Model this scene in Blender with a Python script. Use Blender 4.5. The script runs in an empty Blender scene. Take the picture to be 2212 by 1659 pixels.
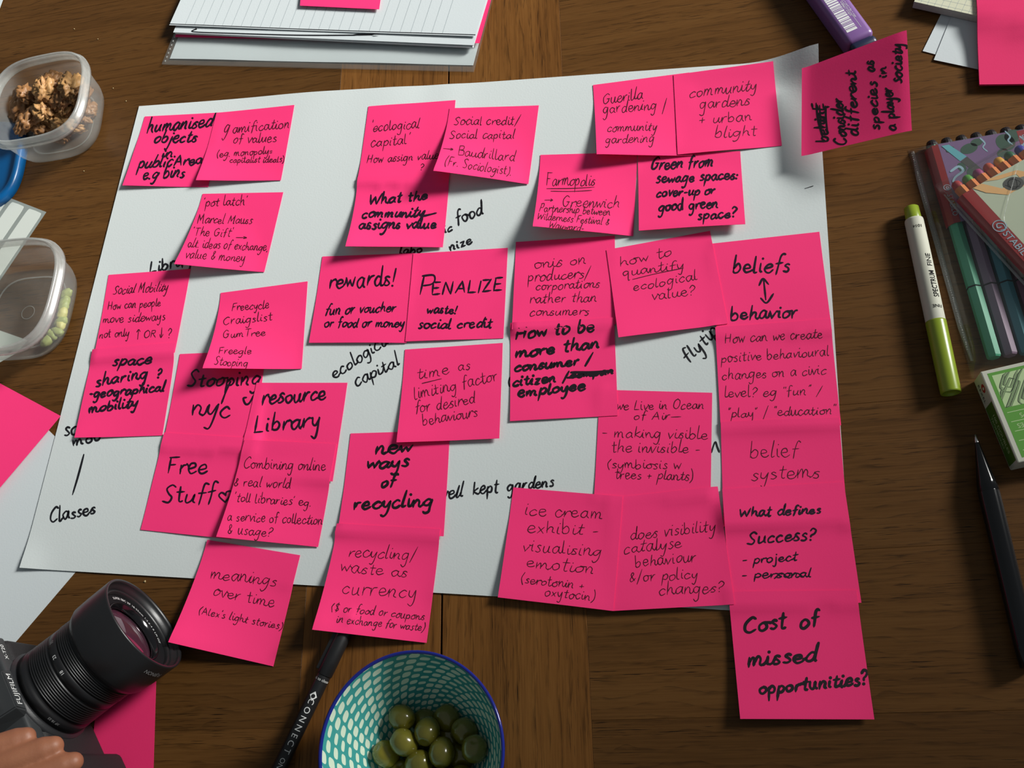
import bpy, bmesh, math, random
import numpy as np
from mathutils import Vector, Matrix, noise

# ------------------------------------------------------------------ camera, light, exposure
F_PX, TILT, ROLL, H_MM, YAW = 2000.0, 0.4336110, -0.5170135, 605.23059, 0.4605511
def cam_basis():
    ct, st = math.cos(TILT), math.sin(TILT); cr, sr = math.cos(ROLL), math.sin(ROLL)
    fwd = np.array([0, st, -ct]); up0 = np.array([0, ct, st]); rt0 = np.array([1., 0, 0])
    rt = cr*rt0 + sr*up0; up = -sr*rt0 + cr*up0
    c, s = math.cos(YAW), math.sin(YAW)
    R = np.array([[c, -s, 0], [s, c, 0], [0, 0, 1]])
    return R@fwd, R@rt, R@up
FWD, RT, UP = cam_basis()
S = bpy.context.scene
COL = S.collection
cd = bpy.data.cameras.new('view_camera'); cam = bpy.data.objects.new('view_camera', cd); COL.objects.link(cam)
M = Matrix(((RT[0], UP[0], -FWD[0], 0), (RT[1], UP[1], -FWD[1], 0), (RT[2], UP[2], -FWD[2], H_MM/1000), (0, 0, 0, 1)))
cam.matrix_world = M
cd.sensor_width = 36; cd.sensor_fit = 'HORIZONTAL'; cd.lens = F_PX/2212*36; cd.clip_start = 0.01
S.camera = cam
w = bpy.data.worlds.new('world'); S.world = w; w.use_nodes = True
w.node_tree.nodes['Background'].inputs[0].default_value = (0.86, 0.95, 1.0, 1)
w.node_tree.nodes['Background'].inputs[1].default_value = 0.14
def area(name, loc, target, sx, sy, power, color, spread=180):
    l = bpy.data.lights.new(name, 'AREA'); l.shape = 'RECTANGLE'; l.size = sx; l.size_y = sy
    l.energy = power; l.color = color; l.spread = math.radians(spread)
    o = bpy.data.objects.new(name, l); COL.objects.link(o); o.location = loc
    o.rotation_euler = (Vector(target)-Vector(loc)).to_track_quat('-Z', 'Y').to_euler()
    return o
# daylight through the window of the room, above the far right end of the table
area('window_daylight', (2.9, 2.0, 1.78), (-0.46, 0.74, 0.0), 1.35, 1.15, 13.4, (1.0, 0.99, 0.95), 24)
S.view_settings.view_transform = 'Standard'; S.view_settings.look = 'None'
S.view_settings.gamma = 1; S.view_settings.use_curve_mapping = False
S.view_settings.exposure = 0.0
S.cycles.transparent_max_bounces = 40

# ------------------------------------------------------------------ helpers
rnd = random.Random(7)
mm = 0.001
def unproject(px, z=0.0):
    """point of the place (mm) that stands z mm above the table top and is seen at a photo pixel"""
    px = np.asarray(px, float)
    d = FWD + ((px[..., 0:1]-1106)/F_PX)*RT - ((px[..., 1:2]-829.5)/F_PX)*UP
    z = np.asarray(z, float)
    s = (z-H_MM)/d[..., 2]
    p = d*s[..., None]
    p[..., 2] = z
    return p
def project(P):
    v = P-np.array([0, 0, H_MM]); D = v@FWD
    return np.stack([1106+F_PX*(v@RT)/D, 829.5-F_PX*(v@UP)/D], -1)

def tag(o, label=None, cat=None, group=None, kind=None):
    if label: o['label'] = label
    if cat: o['category'] = cat
    if group: o['group'] = group
    if kind: o['kind'] = kind
    return o
def empty(name, loc_mm, label, cat, group=None, rz=0):
    o = bpy.data.objects.new(name, None); COL.objects.link(o)
    o.location = Vector(loc_mm)*mm; o.rotation_euler = (0, 0, rz); o.empty_display_size = .01
    tag(o, label, cat, group); return o
def link(name, me, mat, parent=None, smooth=False):
    o = bpy.data.objects.new(name, me); COL.objects.link(o)
    if mat and not me.materials: me.materials.append(mat)
    if smooth:
        me.polygons.foreach_set('use_smooth', [True]*len(me.polygons))
    if parent: o.parent = parent
    return o
def mesh(verts_mm, faces):
    me = bpy.data.meshes.new('mesh'); me.from_pydata([Vector(v)*mm for v in verts_mm], [], [list(f) for f in faces]); me.update()
    return me
def bm_mesh(bm):
    me = bpy.data.meshes.new('mesh'); bmesh.ops.recalc_face_normals(bm, faces=bm.faces)
    bm.to_mesh(me); bm.free(); return me
def box_bm(x0, x1, y0, y1, z0, z1, bev=0, seg=2, bm=None):
    b = bmesh.new()
    bmesh.ops.create_cube(b, size=1)
    for v in b.verts:
        v.co = Vector(((x0+x1)/2+v.co.x*(x1-x0), (y0+y1)/2+v.co.y*(y1-y0), (z0+z1)/2+v.co.z*(z1-z0)))*mm
    if bev: bmesh.ops.bevel(b, geom=list(b.edges), offset=bev*mm, segments=seg, affect='EDGES', profile=.5)
    if bm is None: return b
    me = bpy.data.meshes.new('t'); b.to_mesh(me); b.free(); bm.from_mesh(me); bpy.data.meshes.remove(me); return bm
def box(name, x0, x1, y0, y1, z0, z1, mat, parent=None, bev=0, seg=2, smooth=False):
    return link(name, bm_mesh(box_bm(x0, x1, y0, y1, z0, z1, bev, seg)), mat, parent, smooth)
def lathe(name, prof, mat, parent=None, n=48, axis=None, p0=(0, 0, 0), smooth=True, uv=False, phase=0):
    """prof: (along axis, radius) in mm; axis: direction; p0: start point"""
    a = Vector(axis or (0, 0, 1)).normalized(); u = a.orthogonal().normalized()
    if abs(a.z) < .99: u = a.cross(Vector((0, 0, 1))).normalized()
    v = a.cross(u)
    vs, fs = [], []
    for (t, r) in prof:
        for i in range(n):
            th = 2*math.pi*i/n+phase
            vs.append(Vector(p0)+a*t+(u*math.cos(th)+v*math.sin(th))*r)
    for j in range(len(prof)-1):
        for i in range(n):
            fs.append((j*n+i, j*n+(i+1) % n, (j+1)*n+(i+1) % n, (j+1)*n+i))
    me = mesh(vs, fs)
    if uv:
        l = me.uv_layers.new(name='UVMap')
        k = 0
        for j in range(len(prof)-1):
            for i in range(n):
                for (a_, b_) in ((i, j), (i+1, j), (i+1, j+1), (i, j+1)):
                    l.data[k].uv = (a_/n, b_/(len(prof)-1)); k += 1
    bm = bmesh.new(); bm.from_mesh(me); bmesh.ops.remove_doubles(bm, verts=bm.verts, dist=1e-7)
    bmesh.ops.recalc_face_normals(bm, faces=bm.faces); bm.to_mesh(me); bm.free()
    return link(name, me, mat, parent, smooth)

# ------------------------------------------------------------------ materials
def mat(name, col, rough=.6, var=.06, nscale=40, bump=0, bscale=300, metal=0, spec=.5, trans=0, alpha=1, coat=0, col2=None, ior=None):
    m = bpy.data.materials.new(name); m.use_nodes = True; nt = m.node_tree; b = nt.nodes['Principled BSDF']
    tc = nt.nodes.new('ShaderNodeTexCoord'); n = nt.nodes.new('ShaderNodeTexNoise'); n.inputs['Scale'].default_value = nscale; n.inputs['Detail'].default_value = 4
    nt.links.new(tc.outputs['Object'], n.inputs['Vector'])
    r = nt.nodes.new('ShaderNodeMix'); r.data_type = 'RGBA'
    c2 = col2 or tuple(c*(1-var) for c in col)
    r.inputs[6].default_value = (*col, 1); r.inputs[7].default_value = (*c2, 1)
    nt.links.new(n.outputs['Fac'], r.inputs[0]); nt.links.new(r.outputs[2], b.inputs['Base Color'])
    b.inputs['Roughness'].default_value = rough; b.inputs['Metallic'].default_value = metal
    b.inputs['Specular IOR Level'].default_value = spec; b.inputs['Transmission Weight'].default_value = trans
    b.inputs['Alpha'].default_value = alpha; b.inputs['Coat Weight'].default_value = coat
    if ior: b.inputs['IOR'].default_value = ior
    if bump:
        n2 = nt.nodes.new('ShaderNodeTexNoise'); n2.inputs['Scale'].default_value = bscale; n2.inputs['Detail'].default_value = 3
        nt.links.new(tc.outputs['Object'], n2.inputs['Vector'])
        bp = nt.nodes.new('ShaderNodeBump'); bp.inputs['Strength'].default_value = bump; bp.inputs['Distance'].default_value = .0003
        nt.links.new(n2.outputs['Fac'], bp.inputs['Height']); nt.links.new(bp.outputs['Normal'], b.inputs['Normal'])
    return m
def wood(name, along, c_dark, c_mid, c_light, sc=1.0, pores=.75, rings=0.0):
    m = bpy.data.materials.new(name); m.use_nodes = True; nt = m.node_tree; N = nt.nodes; L = nt.links; b = N['Principled BSDF']
    def node(t, **k):
        x = N.new(t)
        for a, v in k.items(): setattr(x, a, v)
        return x
    tc = node('ShaderNodeTexCoord'); oi = node('ShaderNodeObjectInfo')
    off = node('ShaderNodeVectorMath', operation='SCALE'); cb = node('ShaderNodeCombineXYZ')
    L.new(oi.outputs['Random'], cb.inputs[0]); L.new(oi.outputs['Random'], cb.inputs[1]); L.new(cb.outputs[0], off.inputs[0]); off.inputs['Scale'].default_value = 7
    ad = node('ShaderNodeVectorMath', operation='ADD'); L.new(tc.outputs['Object'], ad.inputs[0]); L.new(off.outputs[0], ad.inputs[1])
    def mapped(sa, sb, vec=None):
        mp = node('ShaderNodeMapping'); L.new(vec or ad.outputs[0], mp.inputs[0])
        mp.inputs['Scale'].default_value = (sa, sb, sb) if along == 'X' else (sb, sa, sb)
        return mp.outputs[0]
    def nz(vec, scale, det=4, dist=0, rough=.5):
        n = node('ShaderNodeTexNoise'); n.inputs['Scale'].default_value = scale; n.inputs['Detail'].default_value = det; n.inputs['Distortion'].default_value = dist; n.inputs['Roughness'].default_value = rough
        L.new(vec, n.inputs['Vector']); return n.outputs['Fac']
    broad = nz(mapped(3, 26), 1.6*sc, 5, .6)
    fine = nz(mapped(14, 620), 1.2*sc, 6, .2, .7)
    ramp = node('ShaderNodeValToRGB'); cr = ramp.color_ramp
    cr.elements[0].position = .32; cr.elements[0].color = (*c_dark, 1); cr.elements[1].position = .72; cr.elements[1].color = (*c_light, 1)
    e = cr.elements.new(.5); e.color = (*c_mid, 1)
    mixf = node('ShaderNodeMath', operation='MULTIPLY_ADD'); mixf.inputs[1].default_value = .6
    L.new(fine, mixf.inputs[0])
    sub = node('ShaderNodeMath', operation='MULTIPLY'); sub.inputs[1].default_value = .4; L.new(broad, sub.inputs[0]); L.new(sub.outputs[0], mixf.inputs[2])
    L.new(mixf.outputs[0], ramp.inputs[0])
    # short dark pores along the grain
    pn = nz(mapped(48, 1300), 1.0*sc, 2, 0)
    pr = node('ShaderNodeValToRGB'); pr.color_ramp.elements[0].position = .60; pr.color_ramp.elements[0].color = (1, 1, 1, 1)
    pr.color_ramp.elements[1].position = .70; pr.color_ramp.elements[1].color = (1-pores, 1-pores, 1-pores, 1)
    L.new(pn, pr.inputs[0])
    mask = nz(mapped(5, 60), 1.0, 2)
    mr = node('ShaderNodeMapRange'); mr.inputs[1].default_value = .42; mr.inputs[2].default_value = .6; L.new(mask, mr.inputs[0])
    pm = node('ShaderNodeMix', data_type='RGBA'); pm.inputs[6].default_value = (1, 1, 1, 1); L.new(mr.outputs[0], pm.inputs[0]); L.new(pr.outputs[0], pm.inputs[7])
    mul = node('ShaderNodeMix', data_type='RGBA', blend_type='MULTIPLY'); mul.inputs[0].default_value = 1
    L.new(ramp.outputs[0], mul.inputs[6]); L.new(pm.outputs[2], mul.inputs[7])
    last = mul.outputs[2]
    if rings:
        wv = node('ShaderNodeTexWave', wave_type='BANDS', bands_direction='Y' if along == 'X' else 'X', wave_profile='SAW')
        wv.inputs['Scale'].default_value = 38; wv.inputs['Distortion'].default_value = 9; wv.inputs['Detail'].default_value = 3; wv.inputs['Detail Scale'].default_value = .8
        L.new(mapped(.22 if along == 'Y' else .5, 1), wv.inputs['Vector'])
        rr = node('ShaderNodeMapRange'); rr.inputs[1].default_value = .62; rr.inputs[2].default_value = 1; rr.inputs[3].default_value = 1; rr.inputs[4].default_value = 1-rings
        L.new(wv.outputs['Fac'], rr.inputs[0])
        brk = nz(mapped(60, 500), 1.0, 2)
        br = node('ShaderNodeMapRange'); br.inputs[1].default_value = .4; br.inputs[2].default_value = .62; L.new(brk, br.inputs[0])
        c2 = node('ShaderNodeMix', data_type='FLOAT'); c2.inputs[2].default_value = 1; L.new(br.outputs[0], c2.inputs[0]); L.new(rr.outputs[0], c2.inputs[3])
        m3 = node('ShaderNodeVectorMath', operation='SCALE'); L.new(last, m3.inputs[0]); L.new(c2.outputs[0], m3.inputs['Scale']); last = m3.outputs[0]
    hs = node('ShaderNodeHueSaturation'); L.new(last, hs.inputs['Color'])
    vr = node('ShaderNodeMapRange'); vr.inputs[3].default_value = .84; vr.inputs[4].default_value = 1.14; L.new(oi.outputs['Random'], vr.inputs[0]); L.new(vr.outputs[0], hs.inputs['Value'])
    L.new(hs.outputs[0], b.inputs['Base Color'])
    rg = node('ShaderNodeMapRange'); rg.inputs[3].default_value = .34; rg.inputs[4].default_value = .5; L.new(fine, rg.inputs[0]); L.new(rg.outputs[0], b.inputs['Roughness'])
    bp = node('ShaderNodeBump'); bp.inputs['Strength'].default_value = .35; bp.inputs['Distance'].default_value = .0002
    L.new(pm.outputs[2], bp.inputs['Height']); L.new(bp.outputs[0], b.inputs['Normal'])
    b.inputs['Specular IOR Level'].default_value = .16
    return m
def film(name, tint=(.9, .92, .9), haze=.08, gloss=.12, rough=.08, trans=1.0, bump=0, bscale=200):
    """clear or cloudy plastic film / thin wall"""
    m = bpy.data.materials.new(name); m.use_nodes = True; nt = m.node_tree; N = nt.nodes; L = nt.links
    N.remove(N['Principled BSDF']); out = N['Material Output']
    tr = N.new('ShaderNodeBsdfTransparent'); tr.inputs[0].default_value = (*tint, 1)
    df = N.new('ShaderNodeBsdfDiffuse'); df.inputs[0].default_value = (.75, .78, .76, 1)
    tl = N.new('ShaderNodeBsdfTranslucent'); tl.inputs[0].default_value = (.75, .78, .76, 1)
    gl = N.new('ShaderNodeBsdfGlossy'); gl.inputs['Roughness'].default_value = rough
    a0 = N.new('ShaderNodeMixShader'); a0.inputs[0].default_value = .5; L.new(df.outputs[0], a0.inputs[1]); L.new(tl.outputs[0], a0.inputs[2])
    tc = N.new('ShaderNodeTexCoord'); nz = N.new('ShaderNodeTexNoise'); nz.inputs['Scale'].default_value = bscale; L.new(tc.outputs['Object'], nz.inputs['Vector'])
    mr = N.new('ShaderNodeMapRange'); mr.inputs[3].default_value = haze*.8; mr.inputs[4].default_value = haze*1.2; L.new(nz.outputs['Fac'], mr.inputs[0])
    a = N.new('ShaderNodeMixShader'); L.new(mr.outputs[0], a.inputs[0]); L.new(tr.outputs[0], a.inputs[1]); L.new(a0.outputs[0], a.inputs[2])
    fr = N.new('ShaderNodeLayerWeight'); fr.inputs[0].default_value = .5
    pw = N.new('ShaderNodeMath'); pw.operation = 'POWER'; pw.inputs[1].default_value = 4.0; L.new(fr.outputs['Facing'], pw.inputs[0])
    ml = N.new('ShaderNodeMath'); ml.operation = 'MULTIPLY_ADD'; ml.inputs[1].default_value = .5; ml.inputs[2].default_value = .02+gloss*.06; L.new(pw.outputs[0], ml.inputs[0])
    b = N.new('ShaderNodeMixShader'); L.new(ml.outputs[0], b.inputs[0]); L.new(a.outputs[0], b.inputs[1]); L.new(gl.outputs[0], b.inputs[2])
    if bump:
        bp = N.new('ShaderNodeBump'); bp.inputs['Strength'].default_value = bump; bp.inputs['Distance'].default_value = .0006
        L.new(nz.outputs['Fac'], bp.inputs['Height']); L.new(bp.outputs[0], gl.inputs['Normal'])
    L.new(b.outputs[0], out.inputs[0]); return m

def lin(r, g, b):
    f = lambda c: (c/255/12.92) if c/255 <= .04045 else ((c/255+.055)/1.055)**2.4
    return (f(r), f(g), f(b))
PINK = mat('pink_note_paper', (.94, .040, .195), .75, .03, 60, .10, 900, spec=.2)
PINK2 = mat('deep_pink_paper', (.80, .030, .150), .7, .03, 40, .10, 900, spec=.2)
WHITE = mat('white_cartridge_paper', (.60, .645, .64), .8, .02, 20, .2, 700, spec=.2)
WHITE2 = mat('white_copy_paper', (.60, .65, .665), .75, .02, 20, .15, 700, spec=.25)
CREAM = mat('cream_paper', (.66, .66, .50), .8, .04, 30, .2, 600, spec=.2)
EDGE = mat('page_edges', (.50, .50, .46), .85, .25, 500, .4, 1500, spec=.1)
INK = mat('black_marker_ink', (.010, .004, .009), .45, .3, 200, spec=.5)
INKP = mat('purple_black_brush_ink', (.022, .004, .020), .4, .5, 120, spec=.5, col2=(.008, .002, .008))
PEN = mat('thin_pen_ink', (.085, .004, .018), .6, .3, 200, spec=.3)
PEN2 = mat('faint_pen_ink', (.12, .005, .025), .6, .3, 200, spec=.3)
INKW = mat('black_ink_and_gap_shade', (.008, .008, .012), .5, .3, 200)
GREYINK = mat('grey_rule_line', (.33, .38, .40), .8, .05, 50)
WOODX = wood('brown_oak_crosswise', 'X', lin(72, 46, 19), lin(90, 59, 27), lin(101, 69, 34), pores=.9, rings=.42)
WOODY = wood('brown_oak_lengthwise', 'Y', lin(86, 53, 22), lin(116, 75, 34), lin(136, 92, 45), rings=.5)
DARKW = mat('dark_wood_frame', lin(50, 30, 14), .5, .3, 30)

# ------------------------------------------------------------------ room and table
floor = box('floor', -3000, 3000, -3000, 3000, -770, -750, mat('carpet_floor', (.16, .14, .12), .95, .3, 90, .3, 400)); floor['kind'] = 'structure'
table = empty('dining_table', (-175, 260, 0), 'brown oak dining table with vertical grain strips down its middle seam', 'table')
def plank(x0, x1, y0, y1, m):
    g = .04
    o = box('plank', x0+g, x1-g, y0+g, y1-g, -24, 0, m, None, .14, 1)
    o.parent = table; o.matrix_parent_inverse = Matrix.Translation(-table.location); return o
for (x0, x1) in ((-1080, -272.5), (-78, 760)):
    y = -362.0
    while y < 870:
        plank(x0, x1, y, y+96, WOODX); y += 96
plank(-272.5, -175.6, -362, 886, WOODY)
plank(-174.2, -78, -362, 886, WOODY)
def tpart(name, *a, **k):
    o = box(name, *a, **k); o.parent = table; o.matrix_parent_inverse = Matrix.Translation(-table.location); return o
tpart('table_frame', -1000, 680, -290, 810, -110, -24.3, DARKW)
for (x, y) in ((-1000, -290), (610, -290), (-1000, 740), (610, 740)):
    tpart('leg', x, x+70, y, y+70, -750, -110.3, DARKW, bev=4)

# ------------------------------------------------------------------ height field: what already lies on the table
GX0, GY0, GN, GM = -760.0, -140.0, 1100, 960
HF = np.zeros((GM, GN))
def stamp(P):
    ix = np.clip(np.round(P[:, 0]-GX0).astype(int), 0, GN-1); iy = np.clip(np.round(P[:, 1]-GY0).astype(int), 0, GM-1)
    np.maximum.at(HF, (iy, ix), P[:, 2])
def ground(x, y):
    ix = np.clip(np.round(x-GX0).astype(int), 1, GN-2); iy = np.clip(np.round(y-GY0).astype(int), 1, GM-2)
    g = HF[iy, ix]
    for a in (-1, 0, 1):
        for b in (-1, 0, 1): g = np.maximum(g, HF[iy+a, ix+b])
    return g

class Sheet:
    """a thin sheet: corners TL, TR, BR, BL in mm; v runs from the top edge to the bottom edge"""
    def __init__(s, corners, n=18, m=18, curl=1.9, lay=True, clear=.22, extra=None, thick=.10, decay=0):
        c = np.array(corners, float); u, v = np.meshgrid(np.linspace(0, 1, n+1), np.linspace(0, 1, m+1))
        top = c[0]*(1-u[..., None])+c[1]*u[..., None]; bot = c[3]*(1-u[..., None])+c[2]*u[..., None]
        G = top*(1-v[..., None])+bot*v[..., None]
        vz = v**curl
        G[..., 2] = top[..., 2]*((1-v)**decay if decay else (1-vz))+bot[..., 2]*vz
        if extra is not None: G[..., 2] += extra(u, v, G)
        if lay:
            # keep above what lies below, then relax so the sheet spans gaps like stiff paper
            gz = ground(G[..., 0], G[..., 1])+clear
            z = np.maximum(G[..., 2], gz)
            for _ in range(5):
                q = np.pad(z, 1, mode='edge'); sm = (q[:-2, 1:-1]+q[2:, 1:-1]+q[1:-1, :-2]+q[1:-1, 2:])/4
                z = np.maximum(sm*.6+z*.4, gz)
            G[..., 2] = z
        s.G = G; s.n, s.m, s.thick = n, m, thick
        s.P = project(G.reshape(-1, 3)).reshape(G.shape[:2]+(2,))
        s.h = s._homog()
        uu, vv = np.meshgrid(np.linspace(0, 1, 160), np.linspace(0, 1, 160)); k = 3 if n > 30 else 1
        if k > 1: uu, vv = np.meshgrid(np.linspace(0, 1, 900), np.linspace(0, 1, 700))
        P = s.at(uu.ravel(), vv.ravel()); P[:, 2] += thick
        s.top = P
    def _bil(s, A, u, v):
        x = np.clip(u, 0, 1)*s.n; y = np.clip(v, 0, 1)*s.m
        i = np.minimum(x.astype(int), s.n-1); j = np.minimum(y.astype(int), s.m-1); fx = (x-i)[:, None]; fy = (y-j)[:, None]
        return (A[j, i]*(1-fx)*(1-fy)+A[j, i+1]*fx*(1-fy)+A[j+1, i]*(1-fx)*fy+A[j+1, i+1]*fx*fy)
    def at(s, u, v): return s._bil(s.G, u, v)
    def _homog(s):
        src = [s.P[0, 0], s.P[0, -1], s.P[-1, -1], s.P[-1, 0]]; dst = [(0, 0), (1, 0), (1, 1), (0, 1)]; A = []; b = []
        for (x, y), (U_, V_) in zip(src, dst):
            A.append([x, y, 1, 0, 0, 0, -U_*x, -U_*y]); b.append(U_); A.append([0, 0, 0, x, y, 1, -V_*x, -V_*y]); b.append(V_)
        h = np.linalg.solve(np.array(A), np.array(b)); return np.append(h, 1).reshape(3, 3)
    def locate(s, px):
        """where on the sheet a photo pixel falls"""
        q = np.c_[px, np.ones(len(px))]@s.h.T; uv = q[:, :2]/q[:, 2:]
        for _ in range(4):
            uv = np.clip(uv, 0.002, .998)
            u, v = uv[:, 0], uv[:, 1]; e = 1e-3
            p = s._bil(s.P, u, v); pu = (s._bil(s.P, u+e, v)-p)/e; pv = (s._bil(s.P, u, v+e)-p)/e
            r = px-p; det = pu[:, 0]*pv[:, 1]-pu[:, 1]*pv[:, 0]; det = np.where(abs(det) < 1e-6, 1e-6, det)
            du = (r[:, 0]*pv[:, 1]-r[:, 1]*pv[:, 0])/det; dv = (pu[:, 0]*r[:, 1]-pu[:, 1]*r[:, 0])/det
            uv = uv+np.stack([du, dv], 1)
        return np.clip(uv, 0, 1)
    def mesh_obj(s, name, mat_, parent=None, stamp_it=True, holes=None):
        n, m = s.n, s.m; V = s.G.reshape(-1, 3); T = V.copy(); T[:, 2] += s.thick; k = len(V)
        f = []
        idx = lambda i, j: j*(n+1)+i
        for j in range(m):
            for i in range(n):
                a, b, c, d = idx(i, j), idx(i+1, j), idx(i+1, j+1), idx(i, j+1)
                f.append((k+d, k+c, k+b, k+a)); f.append((a, b, c, d))
        rim = [idx(i, 0) for i in range(n)]+[idx(n, j) for j in range(m)]+[idx(i, m) for i in range(n, 0, -1)]+[idx(0, j) for j in range(m, 0, -1)]
        ridx = {a: q for q, a in enumerate(rim)}; r0 = 2*k; nr = len(rim)
        for q in range(nr):
            p = (q+1) % nr; f.append((r0+q, r0+p, r0+nr+p, r0+nr+q)[::-1])
        me = mesh(np.r_[V, T, V[rim], T[rim]], f)
        o = link(name, me, mat_, parent, False)
        me.polygons.foreach_set('use_smooth', [True]*(2*n*m)+[False]*(len(f)-2*n*m))
        if stamp_it: stamp(s.top)
        return o

def wcorners(px, zs):
    return [unproject(np.array(p), z) for p, z in zip(px, zs)]

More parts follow.
